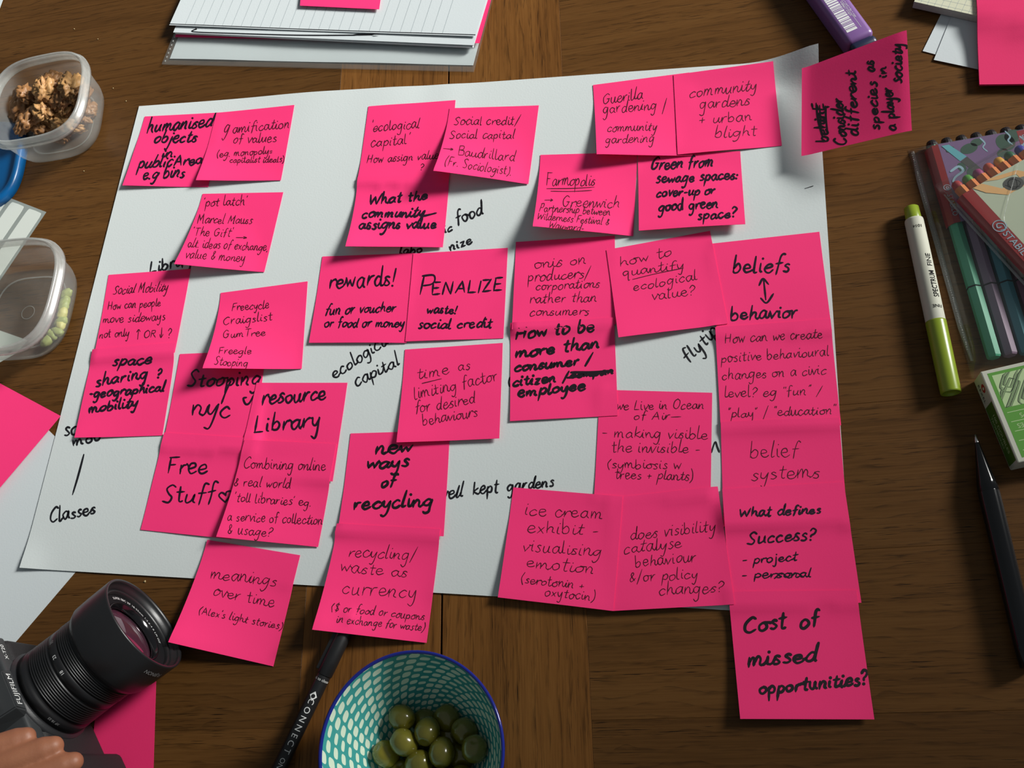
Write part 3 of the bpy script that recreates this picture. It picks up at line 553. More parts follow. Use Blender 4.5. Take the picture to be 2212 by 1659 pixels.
GRP = 'pink sticky notes'
def B(th=5.2, lines=()): return (INKP, th, list(lines))
def D(lines, th=1.9, m=PEN): return (m, th, list(lines))
NOTES = [
 ('humanised objects', ((313,252),(481,243),(450,404),(265,401)), (0,0,0,4), ZA, [B(4.5, [('humanised',275,322,860,262,62,.4),('objects',340,412,720,402,56,.35),('in.',410,540,545,532,42,.4),('public',195,640,500,622,56,.4),('Area',520,618,775,598,46,.3),('e.g bins',240,732,610,718,56,.35)])],
  'pink note with bold black writing about humanised objects, top left of the big paper'),
 ('gamification', ((468,244),(636,227),(607,390),(423,389)), (0,0,0,7), ZA, [D([('g',965,322,1010,320,58,.3),('amification',1045,322,1555,278,48,.15),('of values',1050,415,1440,402,46),('(eg. monopoly=',905,538,1405,508,32,.2),('capitalist ideals)',1020,590,1510,582,30)],2.0,PEN2)],
  'pink note in thin pen about gamification of values, beside the humanised objects note'),
 ('social mobility', ((235,594),(412,581),(378,762),(201,775)), (0,0,2.5,3), ZE, [D([('Social Mobility',390,275,885,245,44,.3),('How can people',345,415,825,382,40,.1),('move sideways',300,535,865,508,40),('not only',270,670,540,652,38),('^',598,672,640,672,45,0),('OR',668,668,780,665,34),('|',812,662,850,662,40,0),('?',885,668,925,665,44)])],
  'pink note in thin pen headed social mobility, above the space sharing note'),
 ('space sharing', ((201.5,756),(380,740),(351,941),(161,945.5)), (0,0,0,3), ZE, [B(5.0, [('space',385,920,735,905,58,.3),('sharing',235,1105,705,1030,56,.3),('?',785,1030,832,1025,40),('-geographical',170,1210,855,1150,46,.3),('mobility',175,1348,615,1285,46,.3)])],
  'pink note with black marker words about space sharing and mobility, at the left edge'),
 ('potlatch', ((438,419),(612,415.5),(571,588),(376,570)), (0,0,0,13), ZA, [D([("'pot latch'",785,978,1175,965,44),('Marcel Mauss',730,1130,1220,1135,42,.2),("'The Gift'",685,1240,1045,1250,42),('>',1075,1272,1182,1275,30,0),('alt. ideas of exchange,',645,1345,1365,1378,40),('value & money',620,1440,1155,1475,44)])],
  'pink note in thin pen mentioning the gift and exchange, lower left corner lifting'),
 ('ecological capital', ((796,230),(984,216.6),(969,393),(771,398)), (0,0,2.5,3), ZB, [D([("'ecological",295,362,810,325,56),("capital'",295,525,700,490,56),('How assign value',255,695,1010,650,46),('?',815,768,860,765,36)])],
  'pink note in thin pen on assigning value to ecological capital'),
 ('what the community', ((773,383),(971,378),(957,535),(745,530.7)), (0,0,2,13), ZB, [B(5.0, [('What the',270,1138,890,1080,58,.25),('community',200,1272,850,1262,56,.3),('line',[(840,1258),(920,1240),(992,1222)]),('assigns value',170,1388,985,1385,58,.2)])],
  'pink note with bold writing on what the community values, under the ecological capital note'),
 ('social credit', ((971.5,234),(1164,228),(1141.6,398.5),(935,366.7)), (0,0,0,19), ZB, [D([('Social credit/',1170,292,1855,295,50,.1),('Social capital',1125,435,1810,440,50,.1),('>',1055,560,1172,572,36,0),('Baudrillard',1215,612,1815,682,52,0),('(Fr. Sociologist).',1075,715,1780,825,48,.05)])],
  'pink note about social credit and capital, its lower left corner raised highest'),
 ('farmopolis', ((1167.5,335),(1377,329),(1368,511),(1150,486.7)), (0,0,0,17), ZC, [D([('Farmopolis',220,1035,605,1038,50,.1),('line',[(225,1062),(420,1060),(605,1050)]),('line',[(258,1082),(420,1084),(585,1076)]),('>',205,1172,278,1172,26,0),('Greenwich',345,1205,800,1215,48,.1),('Partnership between',165,1240,730,1275,32,.1),('Wilderness Festival &',145,1305,720,1352,30,.1),('Wayward-',235,1378,520,1400,32,.1)])],
  'pink note with double underlined heading in thin pen, left of the sewage spaces note'),
 ('green from sewage', ((1377.6,333),(1599,327),(1610,484),(1380,497.5)), (0,0,7,7), ZC, [B(4.6, [('Green from',1050,908,1550,888,50,.2),('sewage spaces:',1095,1018,1745,985,42,.2),('cover-up or',1095,1130,1560,1105,42,.2),('good green',1115,1242,1590,1210,46,.1),('space?',1425,1310,1740,1285,40,.1)])],
  'pink note with bold writing on green from sewage spaces'),
 ('guerilla gardening', ((1281,184),(1489,157),(1496,336),(1289,333)), (0,0,2,11), ZC, [D([('Guerilla',670,388,990,345,44,.1),('gardening',670,465,1100,428,44,.1),('/',1145,445,1172,440,46),('community',705,608,1100,598,40),('gardening',690,702,1080,692,38)])],
  'pink note in thin pen on guerilla gardening, tucked left of the urban blight note'),
 ('community gardens', ((1455,162),(1670,132),(1689,315),(1464,334)), (0,0,1,3), ZC, [D([('community',1360,338,1895,275,48,.2),('gardens',1440,425,1840,395,48,.1),('+ urban',1435,548,1860,520,46,.1),('blight',1560,655,1895,640,46,.1)],2.0,PEN2)],
  'pink note in faint pen on community gardens and urban blight'),
 ('onis on producers', ((1114.5,523),(1328,509.5),(1330,700),(1106,712)), (0,0,3,3.5), ZJ, [D([('onis on',285,352,720,308,46),('producers/',230,462,745,422,46),('corporations',295,532,830,505,40),('rather than',245,640,805,625,42),('consumers',245,742,740,735,40)])],
  'pink note in thin pen on producers and corporations rather than consumers'),
 ('rewards', ((696.6,554.4),(896,547),(878,741),(666.8,740)), (0,0,1.5,3), ZI, [(INKP,4.6,[('rewards!',222,378,750,358,72,.1)]),(INKP,3.6,[('fun or voucher',190,592,750,565,44,.25),('or food or money',185,688,820,688,38,.2)])],
  'pink note headed rewards with an exclamation mark'),
 ('penalize', ((893,548),(1097,535.7),(1087.4,731),(875.6,737.8)), (0,0,0,1), ZI, [(INKP,4.6,[('P',940,435,1085,425,92,.05),('ENALIZE',1040,432,1605,402,56,.1)]),(INKP,4.2,[('waste!',1000,578,1240,580,36,.15),('social credit',930,702,1520,692,42,.2)])],
  'pink note headed penalize in capitals'),
 ('beliefs behavior', ((1538,526.5),(1770,501),(1797,715.5),(1548,722)), (0,0,3,3), ZL, [B(5.0, [('beliefs',235,388,715,378,68,.1),('line',[(462,490),(495,435),(542,482)]),('line',[(500,440),(518,610)]),('line',[(475,595),(525,635),(582,558)]),('behavior',222,778,780,755,58,.1)])],
  'pink note with bold words beliefs and behavior joined by a double arrow'),
 ('how can we create', ((1545,707),(1794,689),(1817,919),(1557,926)), (0,0,3,3), ZL, [D([('How can we create',175,970,990,928,46,.05),('positive behavioural',145,1135,1045,1072,44,.05),('changes on a civic',150,1278,1020,1228,44,.05),('level? eg "fun" /',170,1425,980,1400,44,.05),('"play" / "education"',195,1592,1100,1560,40,.05)])],
  'pink note in thin pen about positive behavioural changes on a civic level'),
 ('belief systems', ((1556.7,911),(1813,901.8),(1832,1130),(1563,1138)), (0,0,3,3), ZM, [D([('belief',300,418,695,400,66,0),('systems',310,592,870,570,62,.05)])],
  'pink note in thin pen reading belief systems'),
 ('how to be more', ((1103,700.5),(1326,686),(1334.8,897.7),(1102,910)), (0,0,0,2), ZJ, [(INK,6.0,[('How to be',130,940,785,870,54,.2),('more than',130,1092,830,1008,48,.2),('consumer /',120,1208,760,1140,42,.2),('citizen /',105,1328,570,1285,44,.15),('compan',585,1262,945,1225,28,.3),('line',[(590,1215),(760,1212),(935,1200)]),('line',[(560,1260),(700,1238),(930,1208)]),('employee',145,1422,710,1360,46,.2)])],
  'pink note with thick black writing on being more than a consumer or citizen'),
 ('quantify', ((1310,540),(1533.6,499),(1572.5,699.4),(1336,729)), (0,0,1,7), ZJ, [D([('how to',1000,328,1435,245,44,.05),('quantify',1020,415,1535,350,42,.1),('line',[(1105,440),(1300,392),(1530,345)]),('ecological',1110,535,1645,442,42,.1),('value?',1265,612,1630,565,46,.05)])],
  'tilted pink note in thin pen asking how to quantify ecological value'),
 ('we live in ocean', ((1296,842),(1538.5,848.7),(1535,1075),(1283,1080)), (0,0,2,2), ZK, [D([('we Live in Ocean',900,185,1530,175,36,.05),('of Air_',1025,255,1365,258,32,.05),('- making visible',800,378,1555,395,42,.05),('the invisible -',865,488,1500,492,42,.05),('(symbiosis w',835,602,1365,608,36,.05),('trees + plants)',890,675,1450,692,38,.05)])],
  'pink note in thin pen about living in an ocean of air'),
 ('what defines success', ((1560,1056.4),(1822.5,1041),(1861,1301.8),(1578,1310)), (0,0,3,3), ZM, [(INKP,4.6,[('What defines',210,895,880,862,40,.15),('Success?',275,1115,835,1075,52,.1)]),(INKP,3.4,[('- project',240,1275,685,1248,38,.1),('- personal',235,1392,800,1382,36,.1),('line',[(500,1395),(560,1350),(620,1390),(680,1350),(740,1385)])])],
  'pink note with bold writing asking what defines success'),
 ('cost of missed', ((1573,1278),(1850,1275),(1889,1554),(1599,1553)), (0,1.5,4,6), ZN, [(INK,6.8,[('Cost',245,555,715,500,95,.1),('of',870,500,1090,470,95,.05),('missed',280,935,1060,865,95,.15),('opportunities?',410,1245,1640,1130,78,.05)])],
  'pink note with large bold writing on the cost of missed opportunities, lowest on the right'),
 ('does visibility', ((1314,1076),(1550.5,1051.5),(1586.7,1305.5),(1324,1320)), (0,0,2,3), ZK, [D([('does visibility',1000,1118,1610,1052,46,.1),('catalyse',950,1220,1370,1170,46,.1),('behaviour',1035,1312,1470,1270,44,.05),('&/or policy',990,1422,1485,1390,42,.05),('changes?',1205,1512,1670,1490,46,.1)])],
  'pink note in thin pen asking whether visibility catalyses behaviour'),
 ('ice cream exhibit', ((1109,1053),(1345,1072.6),(1324.6,1320),(1075,1290)), (0,0,2,6), ZK, [D([('ice cream',240,938,805,965,46,.05),('exhibit -',260,1062,775,1082,48,.05),('visualising',225,1195,790,1235,46,.05),('emotion',250,1312,740,1360,48,.05),('(serotonin +',215,1425,670,1470,36,.05),('oxytocin)',385,1518,745,1552,36,.05)])],
  'pink note in thin pen about an ice cream exhibit'),
 ('stooping', ((389,765),(575,757),(545,975),(350,967)), (0,0,2.5,2.5), ZE, [(INKP,4.8,[('Stooping',1055,1112,1720,1085,72,.2),('nyc',1100,1370,1445,1380,105,.1),('line',[(1455,1060),(1410,1160),(1372,1262)]),('line',[(1600,1205),(1570,1215),(1590,1265),(1625,1255),(1665,1180)])])],
  'pink note with large marker words stooping and nyc, overlapped by the freecycle note'),
 ('free stuff', ((355,934.5),(550,947),(500,1165),(303,1144)), (0,0,0,2), ZF, [(INKP,4.6,[('Free',262,1005,580,1010,80,.1),('Stuff',220,1240,640,1235,75,.15),('~',670,1250,775,1245,78,0)])],
  'pink note reading free stuff with a little heart'),
 ('resource library', ((554.5,827),(750.7,827),(718.7,1040),(512,1030)), (0,0,2.5,2.5), ZF, [(INKP,5.0,[('resource',1015,462,1525,415,68,.2),('Library',950,678,1480,632,76,.15)])],
  'pink note with marker words resource library'),
 ('freecycle', ((477,633),(664.7,608),(652,797),(437,795)), (0,0,0,17), ZE, [D([('Freecycle',1465,425,1800,400,38,.1),('Craigslist',1385,552,1830,510,40,.1),('GumTree',1385,672,1770,645,34,.1),('Freegle',1345,812,1640,812,34,.1),('Stooping',1300,912,1605,928,38,.1)])],
  'pink note listing swap sites in thin pen, lifting at its lower left'),
 ('combining online', ((528.7,950),(727,959),(688,1182),(466,1159)), (0,0,0,9), ZF, [D([('Combining online',870,962,1525,985,44,.05),('& real world',790,1105,1245,1122,40,.1),("'toll libraries' eg.",795,1228,1410,1268,40,.05),('a service of collection',740,1380,1500,1415,40,.05),('& usage?',740,1482,1095,1510,42,.05)])],
  'pink note in thin pen on combining online and real world libraries'),
 ('new ways', ((757.6,936.5),(972,930),(958.7,1158.7),(729,1150)), (0,0,3,3.5), ZH, [(INK,6.0,[('new',555,208,830,192,52,.3),('ways',485,322,805,300,50,.25),('of',595,458,700,450,44,.25),('recycling',390,628,985,595,54,.2)])],
  'pink note with bold words new ways of recycling'),
 ('time as limiting', ((875,755.4),(1086,741),(1078.5,947),(856.7,955.8)), (0,0,4,5), ZI, [D([('time',925,1105,1185,1060,48,.1),('as',1250,1038,1350,1028,44,.1),('line',[(965,1138),(1040,1120),(1122,1100)]),('limiting factor',905,1265,1570,1112,50,.05),('for desired',910,1378,1390,1292,46,.1),('behaviours',970,1472,1410,1398,44,.1)],2.0,PEN2)],
  'pink note in faint pen on time as limiting factor'),
 ('recycling currency', ((729.5,1131.8),(951.5,1142.8),(921.4,1388.7),(673.7,1360)), (0,0,1,16), ZH, [D([('recycling/',355,980,855,1000,50,.1),('waste as',290,1088,795,1132,48,.05),('currency',300,1252,860,1290,56,.1),('($ or food or coupons',225,1380,920,1450,33,.1),('in exchange for waste)',265,1468,920,1532,32,.1)])],
  'pink note in thin pen on recycling as currency, hanging over the paper edge'),
 ('meanings over time', ((448,1166),(648.6,1199.5),(590.7,1439.6),(363,1387)), (0,0,0,13), ZG, [D([('meanings',610,530,1370,620,78,.1),('over time',640,728,1350,870,72,.05),("(Alex's light stories)",475,940,1440,1125,46,.05)])],
  'pink note in thin pen reading meanings over time, corner over the camera lens'),
]
ORDER = ['humanised objects', 'gamification', 'social mobility', 'space sharing', 'potlatch', 'rewards', 'penalize', 'ecological capital', 'what the community', 'social credit',
 'onis on producers', 'beliefs behavior', 'how can we create', 'belief systems', 'we live in ocean', 'how to be more', 'quantify', 'farmopolis', 'green from sewage', 'guerilla gardening', 'community gardens',
 'what defines success', 'cost of missed', 'does visibility', 'ice cream exhibit', 'stooping', 'free stuff', 'resource library', 'freecycle', 'combining online', 'new ways', 'time as limiting', 'recycling currency', 'meanings over time']
NOTES.sort(key=lambda n: ORDER.index(n[0]))
for (_, px, zs, zoom, jobs, label) in NOTES:
    ph, am = rnd.uniform(0, 6), rnd.uniform(.5, 1.1)
    # a corner stuck on a lower note starts at that note's height
    zc_ = []
    for p_, z_ in zip(px, zs):
        for _ in range(3):
            w_ = unproject(np.array(p_, float), float(z_)); z_ = max(z_, float(ground(w_[:1], w_[1:2])[0])+.2)
        zc_.append(z_)
    sh = Sheet(wcorners(px, zc_), n=24, m=24, thick=.24, decay=3.0, extra=lambda u, v, G: am*np.sin(math.pi*v)**2*(.6+.4*np.sin(u*3.2+ph))+.5*v*v*np.sin(u*4+ph*2))
    o = sh.mesh_obj('sticky_note', PINK); tag(o, label, 'sticky note', GRP)
    write_on(sh, o, jobs, zoom)
# slanted note leaning on the purple case
sh = Sheet(wcorners(((1732,149),(1959,63),(1970,281.5),(1731,338.5)), (14,44,34,10)), n=20, m=20, curl=1.0)
o = sh.mesh_obj('sticky_note', PINK); tag(o, 'propped up pink note with sideways bold writing about different species in society', 'sticky note', GRP)
write_on(sh, o, [(INK, 5.0, [('behinE', 395,1212,345,885,52,.1),('line',[(345,1175),(305,1020),(288,880)]),('line',[(385,1140),(372,1000),(368,905)]),('line',[(330,1110),(318,900)]),('line',[(372,915),(400,912)]),
    ('Consider',548,1235,510,840,52,.05),('different',648,1160,625,600,50,.05),('species',830,1110,800,695,46,.05),('as',782,612,775,520,46,.05),('a',975,1112,970,1060,46,0),('player',960,1010,932,745,50,0),('in',892,665,885,565,40,0),('society',1020,712,1020,375,54,0)])], ZD)

# ------------------------------------------------------------------ ring of loose items, top: refill pad, folder, pink sheets
A0 = unproject(np.array([366, 56]), 7.); A1 = unproject(np.array([1028, 80]), 7.)
ex = (A1-A0)[:2]; ex /= np.linalg.norm(ex); ey = np.array([-ex[1], ex[0]])
def rect(bl_px, br_px, z, up, wfix=None):
    a = unproject(np.array(bl_px, float), float(z)); b = unproject(np.array(br_px, float), float(z)); d = (b-a)[:2]; L = np.linalg.norm(d); e = d/L; n_ = np.array([-e[1], e[0]])
    if wfix: L = wfix
    A = a[:2]; Bq = A+e*L
    return [(*(A+n_*up), z), (*(Bq+n_*up), z), (*Bq, z), (*A, z)]
CLEAR = film('clear_wallet_plastic', (.985, .99, .985), .045, .2, .12, bump=.3, bscale=60)
wl = empty('plastic_wallet', tuple(unproject(np.array([700, 140]), 0.)), 'clear plastic punched wallet sticking out under the lined pad', 'wallet')
c = rect((350, 140), (1024, 156), .3, 226); sw = Sheet(c, n=30, m=10, clear=.2, thick=.12); attach(sw.mesh_obj('back_film', CLEAR), wl)
c = rect((367, 127), (1022, 141), .8, 205); shh = Sheet(c, n=24, m=12, clear=.2, extra=lambda u, v, G: .5*np.sin(u*11)*v); o = shh.mesh_obj('paper_sheet', WHITE2)
tag(o, 'plain white sheet inside the clear wallet under the pad', 'paper')
c = rect((350, 139), (1024, 155), 1.8, 226); sw = Sheet(c, n=30, m=14, clear=.25, thick=.12, extra=lambda u, v, G: .5+.9*np.exp(-((u-.44)/.02)**2)); attach(sw.mesh_obj('front_film', CLEAR), wl)
# punched strip along the left of the wallet
a_ = np.array(c[3][:2]); e_ = (np.array(c[2][:2])-a_); e_ /= np.linalg.norm(e_); n_ = np.array([-e_[1], e_[0]])
bmw = bmesh.new()
for k in range(46):
    q = a_+e_*3.2+n_*(3+k*4.6); box_bm(q[0]-.5, q[0]+.5, q[1]-.9, q[1]+.9, 2.95, 3.1, bm=bmw)
o = link('weld_dots', bm_mesh(bmw), film('weld_plastic', (.8, .82, .8), .55, .4, .2)); attach(o, wl)
# tuck-in tongue cuts on the front
for (cx_, w_) in ((560+300, 0),): pass
c = rect((378, 80), (1036, 94), 3.4, 212); o = Sheet(c, n=20, m=10, clear=.25, extra=lambda u, v, G: .3*u).mesh_obj('pink_sheet', PINK2)
tag(o, 'deep pink sheet edge showing beneath the lined paper pad', 'paper')
pad = empty('refill_pad', tuple(unproject(np.array([700, 90]), 0.)), 'thick white lined paper pad at the top centre, pages fanned at its lower edge', 'paper pad')
c = rect((380, 74), (1022, 104), 3.9, 208); sp_ = Sheet(c, n=24, m=12, clear=.3, thick=1.9, extra=lambda u, v, G: .5*np.sin(u*5)*v**3); attach(sp_.mesh_obj('page_block', WHITE2), pad)
c = rect((375, 71), (1024, 99), 6.2, 207); sp_ = Sheet(c, n=24, m=12, clear=.15, thick=.5, extra=lambda u, v, G: .3*v**3); attach(sp_.mesh_obj('page_block', WHITE2), pad)
c = rect((367, 56), (1027, 80), 7.4, 206); tp = Sheet(c, n=40, m=20, clear=.25, thick=.12, extra=lambda u, v, G: .7*v**6+.4*v**6*np.cos(u*6)); o = tp.mesh_obj('lined_page', WHITE2); attach(o, pad)
# ruling on the page: thin printed lines running up the page
rv, rf = [], []
for k in range(27):
    u_ = .055+k*.0325
    if u_ > .93: break
    for (uu_, vv_) in ((u_, .985), (u_+.0012, .985), (u_+.0012, .02), (u_, .02)):
        pass
    n0 = 12; base = len(rv)
    for j in range(n0+1):
        v_ = .99-.97*j/n0
        for d_ in (0, .0013):
            p = tp.at(np.array([u_+d_]), np.array([v_]))[0]; p[2] += .17; rv.append(p)
    for j in range(n0): rf.append((base+2*j, base+2*j+1, base+2*j+3, base+2*j+2))
attach(link('ruled_lines', mesh(rv, rf), GREYINK), pad)
# gap shade under the lifted page edge, painted black; then the bent wire loop
rv, rf = [], []
for j in range(41):
    for d_ in (0., .0045):
        p = tp.at(np.array([j/40]), np.array([.9955-d_*1.0]))[0]; p[2] += .17; rv.append(p)
for j in range(40): rf.append((2*j, 2*j+1, 2*j+3, 2*j+2))
attach(link('edge_gap_shade', mesh(rv, rf), INKW), pad)
P_ = spline(np.array([(424, 61), (417, 63), (420, 67), (500, 70), (640, 74), (760, 74), (820, 73)], float), 6); V, Fc = ribbons([P_], 2.2); z_ = 8.2
ww = np.array([unproject(q, z_) for q in V]); 
for q in ww: q[2] = float(ground(np.array([q[0]]), np.array([q[1]]))[0])+.25
attach(link('pen_line', mesh(ww, Fc), INKW), pad)
c = wcorners(((659, -150), (842, -146), (819, 20), (648, 12)), (8, 8, 10, 10)); nt_ = Sheet(c, n=14, m=14, clear=.4); o = nt_.mesh_obj('sticky_note', PINK)
tag(o, 'blank pink note stuck on the lined pad at the top edge', 'sticky note', GRP)

# ------------------------------------------------------------------ left: pink sheet, labels
c = [unproject(np.array([-330, 660], float), 4.), unproject(np.array([-330, 655], float), 4.), unproject(np.array([132, 899], float), 1.2), unproject(np.array([-150, 1240], float), 6.)]
P1 = unproject(np.array([132, 899]), 3.)[:2]; P0 = unproject(np.array([0, 828]), 3.)[:2]; P3 = unproject(np.array([0, 1062]), 3.)[:2]
d1 = (P0-P1)/np.linalg.norm(P0-P1); d3 = (P3-P1)/np.linalg.norm(P3-P1)
q = Sheet([(*(P1+d1*140), 5), (*P1, 3.2), (*(P1+d3*140), 8), (*(P1+d1*140+d3*140), 9)], n=14, m=14, curl=1.0)
o = q.mesh_obj('pink_sheet', PINK); tag(o, 'blank bright pink sheet with a creased corner at the left edge', 'paper')
LBL = mat('label_backing', (.27, .30, .28), .5, .05, 40)
LBW = mat('white_sticker_label', (.62, .66, .61), .6, .03, 40)
ls = empty('label_sheet', (-560, 450, 0), 'sheet of blank white sticky labels with grey gaps, half under the empty tub', 'label sheet')
c0 = unproject(np.array([100, 458]), 0.3)[:2]; e1 = unproject(np.array([7, 422]), 0.3)[:2]-c0; e1 /= np.linalg.norm(e1); e2 = np.array([-e1[1], e1[0]])
if np.dot(e2, unproject(np.array([63, 525]), .3)[:2]-c0) < 0: e2 = -e2
sq = Sheet([(*(c0+e1*110), .2), (*c0, .2), (*(c0+e2*100), .2), (*(c0+e1*110+e2*100), .2)], n=8, m=8); attach(sq.mesh_obj('backing_sheet', LBL), ls)
for i in range(5):
    for j in range(1):
        x0, y0 = 3+i*22, 2.5+j*48; L_, W_ = 95, 17.2
        pts = []
        for (cx_, cy_, a_) in ((x0+2, y0+2, 180), (x0+2, y0+L_-2, 90), (x0+W_-2, y0+L_-2, 0), (x0+W_-2, y0+2, -90)):
            for t_ in range(4):
                an = math.radians(a_+(0 if False else 0)+(90-t_*30) - 90 + (90 if False else 0))
                pts.append((cx_+2*math.cos(math.radians(a_+90-t_*30-0)) , cy_+2*math.sin(math.radians(a_+90-t_*30))))
        # simple rounded outline ordered by angle
        mx, my = x0+W_/2, y0+L_/2; pts = []
        for k in range(24):
            an = 2*math.pi*k/24; cx_, cy_ = math.cos(an), math.sin(an); sg = lambda t: math.copysign(abs(t)**.16, t)
            pts.append((mx+sg(cx_)*W_/2, my+sg(cy_)*L_/2))
        vs = [(*(c0+e1*x+e2*y), .42) for x, y in pts]
        zt = float(sq.G[..., 2].max())+.12
        vs = [(a, b, zt) for a, b, _ in vs]+[(a, b, zt+.12) for a, b, _ in vs]; n24 = 24
        fs = [tuple(range(24, 48))]+[(k, (k+1) % 24, 24+(k+1) % 24, 24+k) for k in range(24)]
        attach(link('label', mesh(vs, fs), LBW), ls)
stamp(sq.top+np.array([0, 0, .3]))
# scrap of label sheet under the tub
c = wcorners(((-40, 700), (60, 735), (37, 762), (-30, 800)), (.2, .2, .2, .2)); s2 = Sheet(c, n=4, m=4); o = s2.mesh_obj('label_offcut', LBW)
tag(o, 'small torn scrap of pale label paper below the empty tub', 'paper')
write_on(s2, o, [(INKW, 5, [('line', [(20, 762), (25, 759)])])], (0, 0, 1), 'black_mark')
c = wcorners(((-60, -60), (25, -50), (-1, 20), (-60, 30)), (1, 1, 1, 1)); o = Sheet(c, n=3, m=3).mesh_obj('paper_sheet', WHITE2); tag(o, 'corner of a white paper just entering the frame at the top left', 'paper')

# ------------------------------------------------------------------ tubs
def rsq(n=64, r=1., p=3.2):
    out = []
    for k in range(n):
        a = 2*math.pi*k/n; c_, s_ = math.cos(a), math.sin(a); rr = r/((abs(c_)**p+abs(s_)**p)**(1/p)); out.append((rr*c_, rr*s_))
    return out
def ring_mesh(profile, n=72, p=3.2):
    """profile: (half side, z); closed bottom centre when half side is 0"""
    vs, fs = [], []
    for (r, z) in profile:
        for (x, y) in rsq(n, 1., p): vs.append((x*max(r, .01), y*max(r, .01), z))
    for j in range(len(profile)-1):
        for i in range(n): fs.append((j*n+i, j*n+(i+1) % n, (j+1)*n+(i+1) % n, (j+1)*n+i))
    return mesh(vs, fs)
CLOUD = film('cloudy_tub_plastic', (.97, .98, .96), .20, .5, .25)
CLOUD2 = film('cloudy_rim_plastic', (.95, .96, .94), .36, .8, .25)
def tub(label, loc, rz, s=1., h=42, thin=False, half=43.):
    t = empty('plastic_tub', (*loc, .3), label, 'tub', None, rz)
    k = half
    o = link('tub_wall', ring_mesh([(0, 1.2), (k*.62, 1.2), (k*.70, .1), (k*.78, 0), (k*.86, 2), (k*.90, 8), (k*.955, h-9), (k*.965, h-6)]), CLOUD, t, True)
    o = link('rim', ring_mesh([(k*.965, h-9), (k*1.03, h-9), (k*1.04, h-5), (k*1.0, h-4.6), (k*1.0, h-.8), (k*.985, h), (k*.955, h), (k*.945, h-1), (k*.945, h-8.6)]), CLOUD2, t, True)
    link('base_ring', ring_mesh([(k*.64, 1.5), (k*.655, 1.75), (k*.67, 1.5)]), CLOUD2, t, True)
    m_ = ring_mesh([(5.6, 1.5), (6, 1.75), (6.4, 1.5)], 40, 2.); link('mould_mark', m_, CLOUD2, t, True)
    return t
tub1 = tub('cloudy plastic tub filled with walnuts beside the blue lid', (-543.5, 551.5), math.radians(2), half=47.)
tub2 = tub('nearly empty cloudy plastic tub with a few green bits, standing on the labels', (-541, 357), math.radians(-3), half=51., h=38)

WAL = mat('walnut_kernel', lin(160, 116, 68), .55, .5, 90, .6, 500, col2=lin(104, 64, 36), coat=.08)
WAL2 = mat('pale_walnut_kernel', lin(196, 154, 98), .55, .4, 90, .6, 500, col2=lin(140, 94, 54), coat=.08)
def walnut_mesh(seed, long_=1.0):
    bm = bmesh.new(); bmesh.ops.create_icosphere(bm, subdivisions=4, radius=1)
    for v in bm.verts:
        d = v.co.normalized(); n1 = noise.noise(d*2.3+Vector((seed*3.1, 0, 0))); n2 = 1-(noise.noise(d*3.3+Vector((0, seed*2.7, 5)))*3.3)**2; n3 = noise.noise(d*8+Vector((seed, 9, 2)))
        gro = -.28*math.exp(-(d.x/.13)**2)*(1 if d.z > -.2 else .3)
        n2 = max(-.6, n2); r = .76+.20*n1+.20*n2+.02*n3+gro
        v.co = Vector((d.x*r*1.0, d.y*r*1.15*long_, d.z*r*.62))*11*mm
    return bm_mesh(bm)
WM = [walnut_mesh(k, 1+.25*(k % 3)) for k in range(6)]
for k, m_ in enumerate(WM): m_.materials.append(WAL2 if k in (1, 4) else WAL); m_.polygons.foreach_set('use_smooth', [True]*len(m_.polygons))
r2 = random.Random(11)
wpos = [(115, 165, 24), (155, 185, 25), (175, 205, 19), (60, 205, 24), (97, 195, 28), (45, 225, 20), (130, 215, 21), (100, 235, 18), (78, 250, 18), (55, 265, 17), (125, 170, 12), (70, 235, 10), (105, 215, 10), (140, 240, 12), (165, 245, 10), (185, 235, 9), (148, 268, 9), (120, 282, 8), (90, 275, 10), (150, 215, 10)]
tops = ['pale walnut piece at the top of the tub', 'curved walnut piece near the tub rim']
wl_lab = ['top walnut kernel nearest the far wall of the tub', 'lumpy walnut kernel against the right wall inside the tub', 'walnut kernel tucked under the right rim', 'round knobbly walnut kernel leftmost in the tub', 'large pale golden walnut kernel on top in the middle of the tub', 'brown walnut kernel just below the leftmost one', 'brown walnut kernel just right below the pale golden one', 'brown walnut kernel straight below the pale golden one', 'walnut kernel low in the heap, second from the near left end', 'walnut kernel at the near left end of the heap']
for i, (px_, py_, z) in enumerate(wpos):
    p = unproject(np.array([px_, py_]), float(z))
    o = bpy.data.objects.new('walnut', WM[i % 6]); COL.objects.link(o)
    vx_, vy_ = p[0]+543.5, p[1]-551.5; k_ = min(1., 31./max(1e-6, max(abs(vx_), abs(vy_))), 35./max(1e-6, math.hypot(vx_, vy_))); p = (-543.5+vx_*k_, 551.5+vy_*k_, p[2])
    o.location = Vector(p)*mm; o.rotation_euler = (r2.uniform(-.7, .7), r2.uniform(-.7, .7), r2.uniform(0, 6.28)); sc_ = r2.uniform(.95, 1.2); o.scale = (sc_, sc_*r2.uniform(.85, 1.1), sc_)
    tag(o, wl_lab[i] if i < len(wl_lab) else 'walnut kernel low in the tub, blurred by its cloudy wall', 'walnut', 'walnuts in the tub' if i < len(wl_lab) else 'walnuts deep in the tub')
GRN = mat('pale_green_bean', lin(176, 186, 110), .5, .3, 80, .3, 400, col2=lin(120, 132, 80))
GRN2 = mat('yellow_green_bean', lin(204, 200, 120), .5, .3, 80, .3, 400)
bean_pos = [(163, 625), (168, 645), (158, 660), (152, 678), (143, 705), (132, 695), (122, 715), (110, 722), (100, 735)]
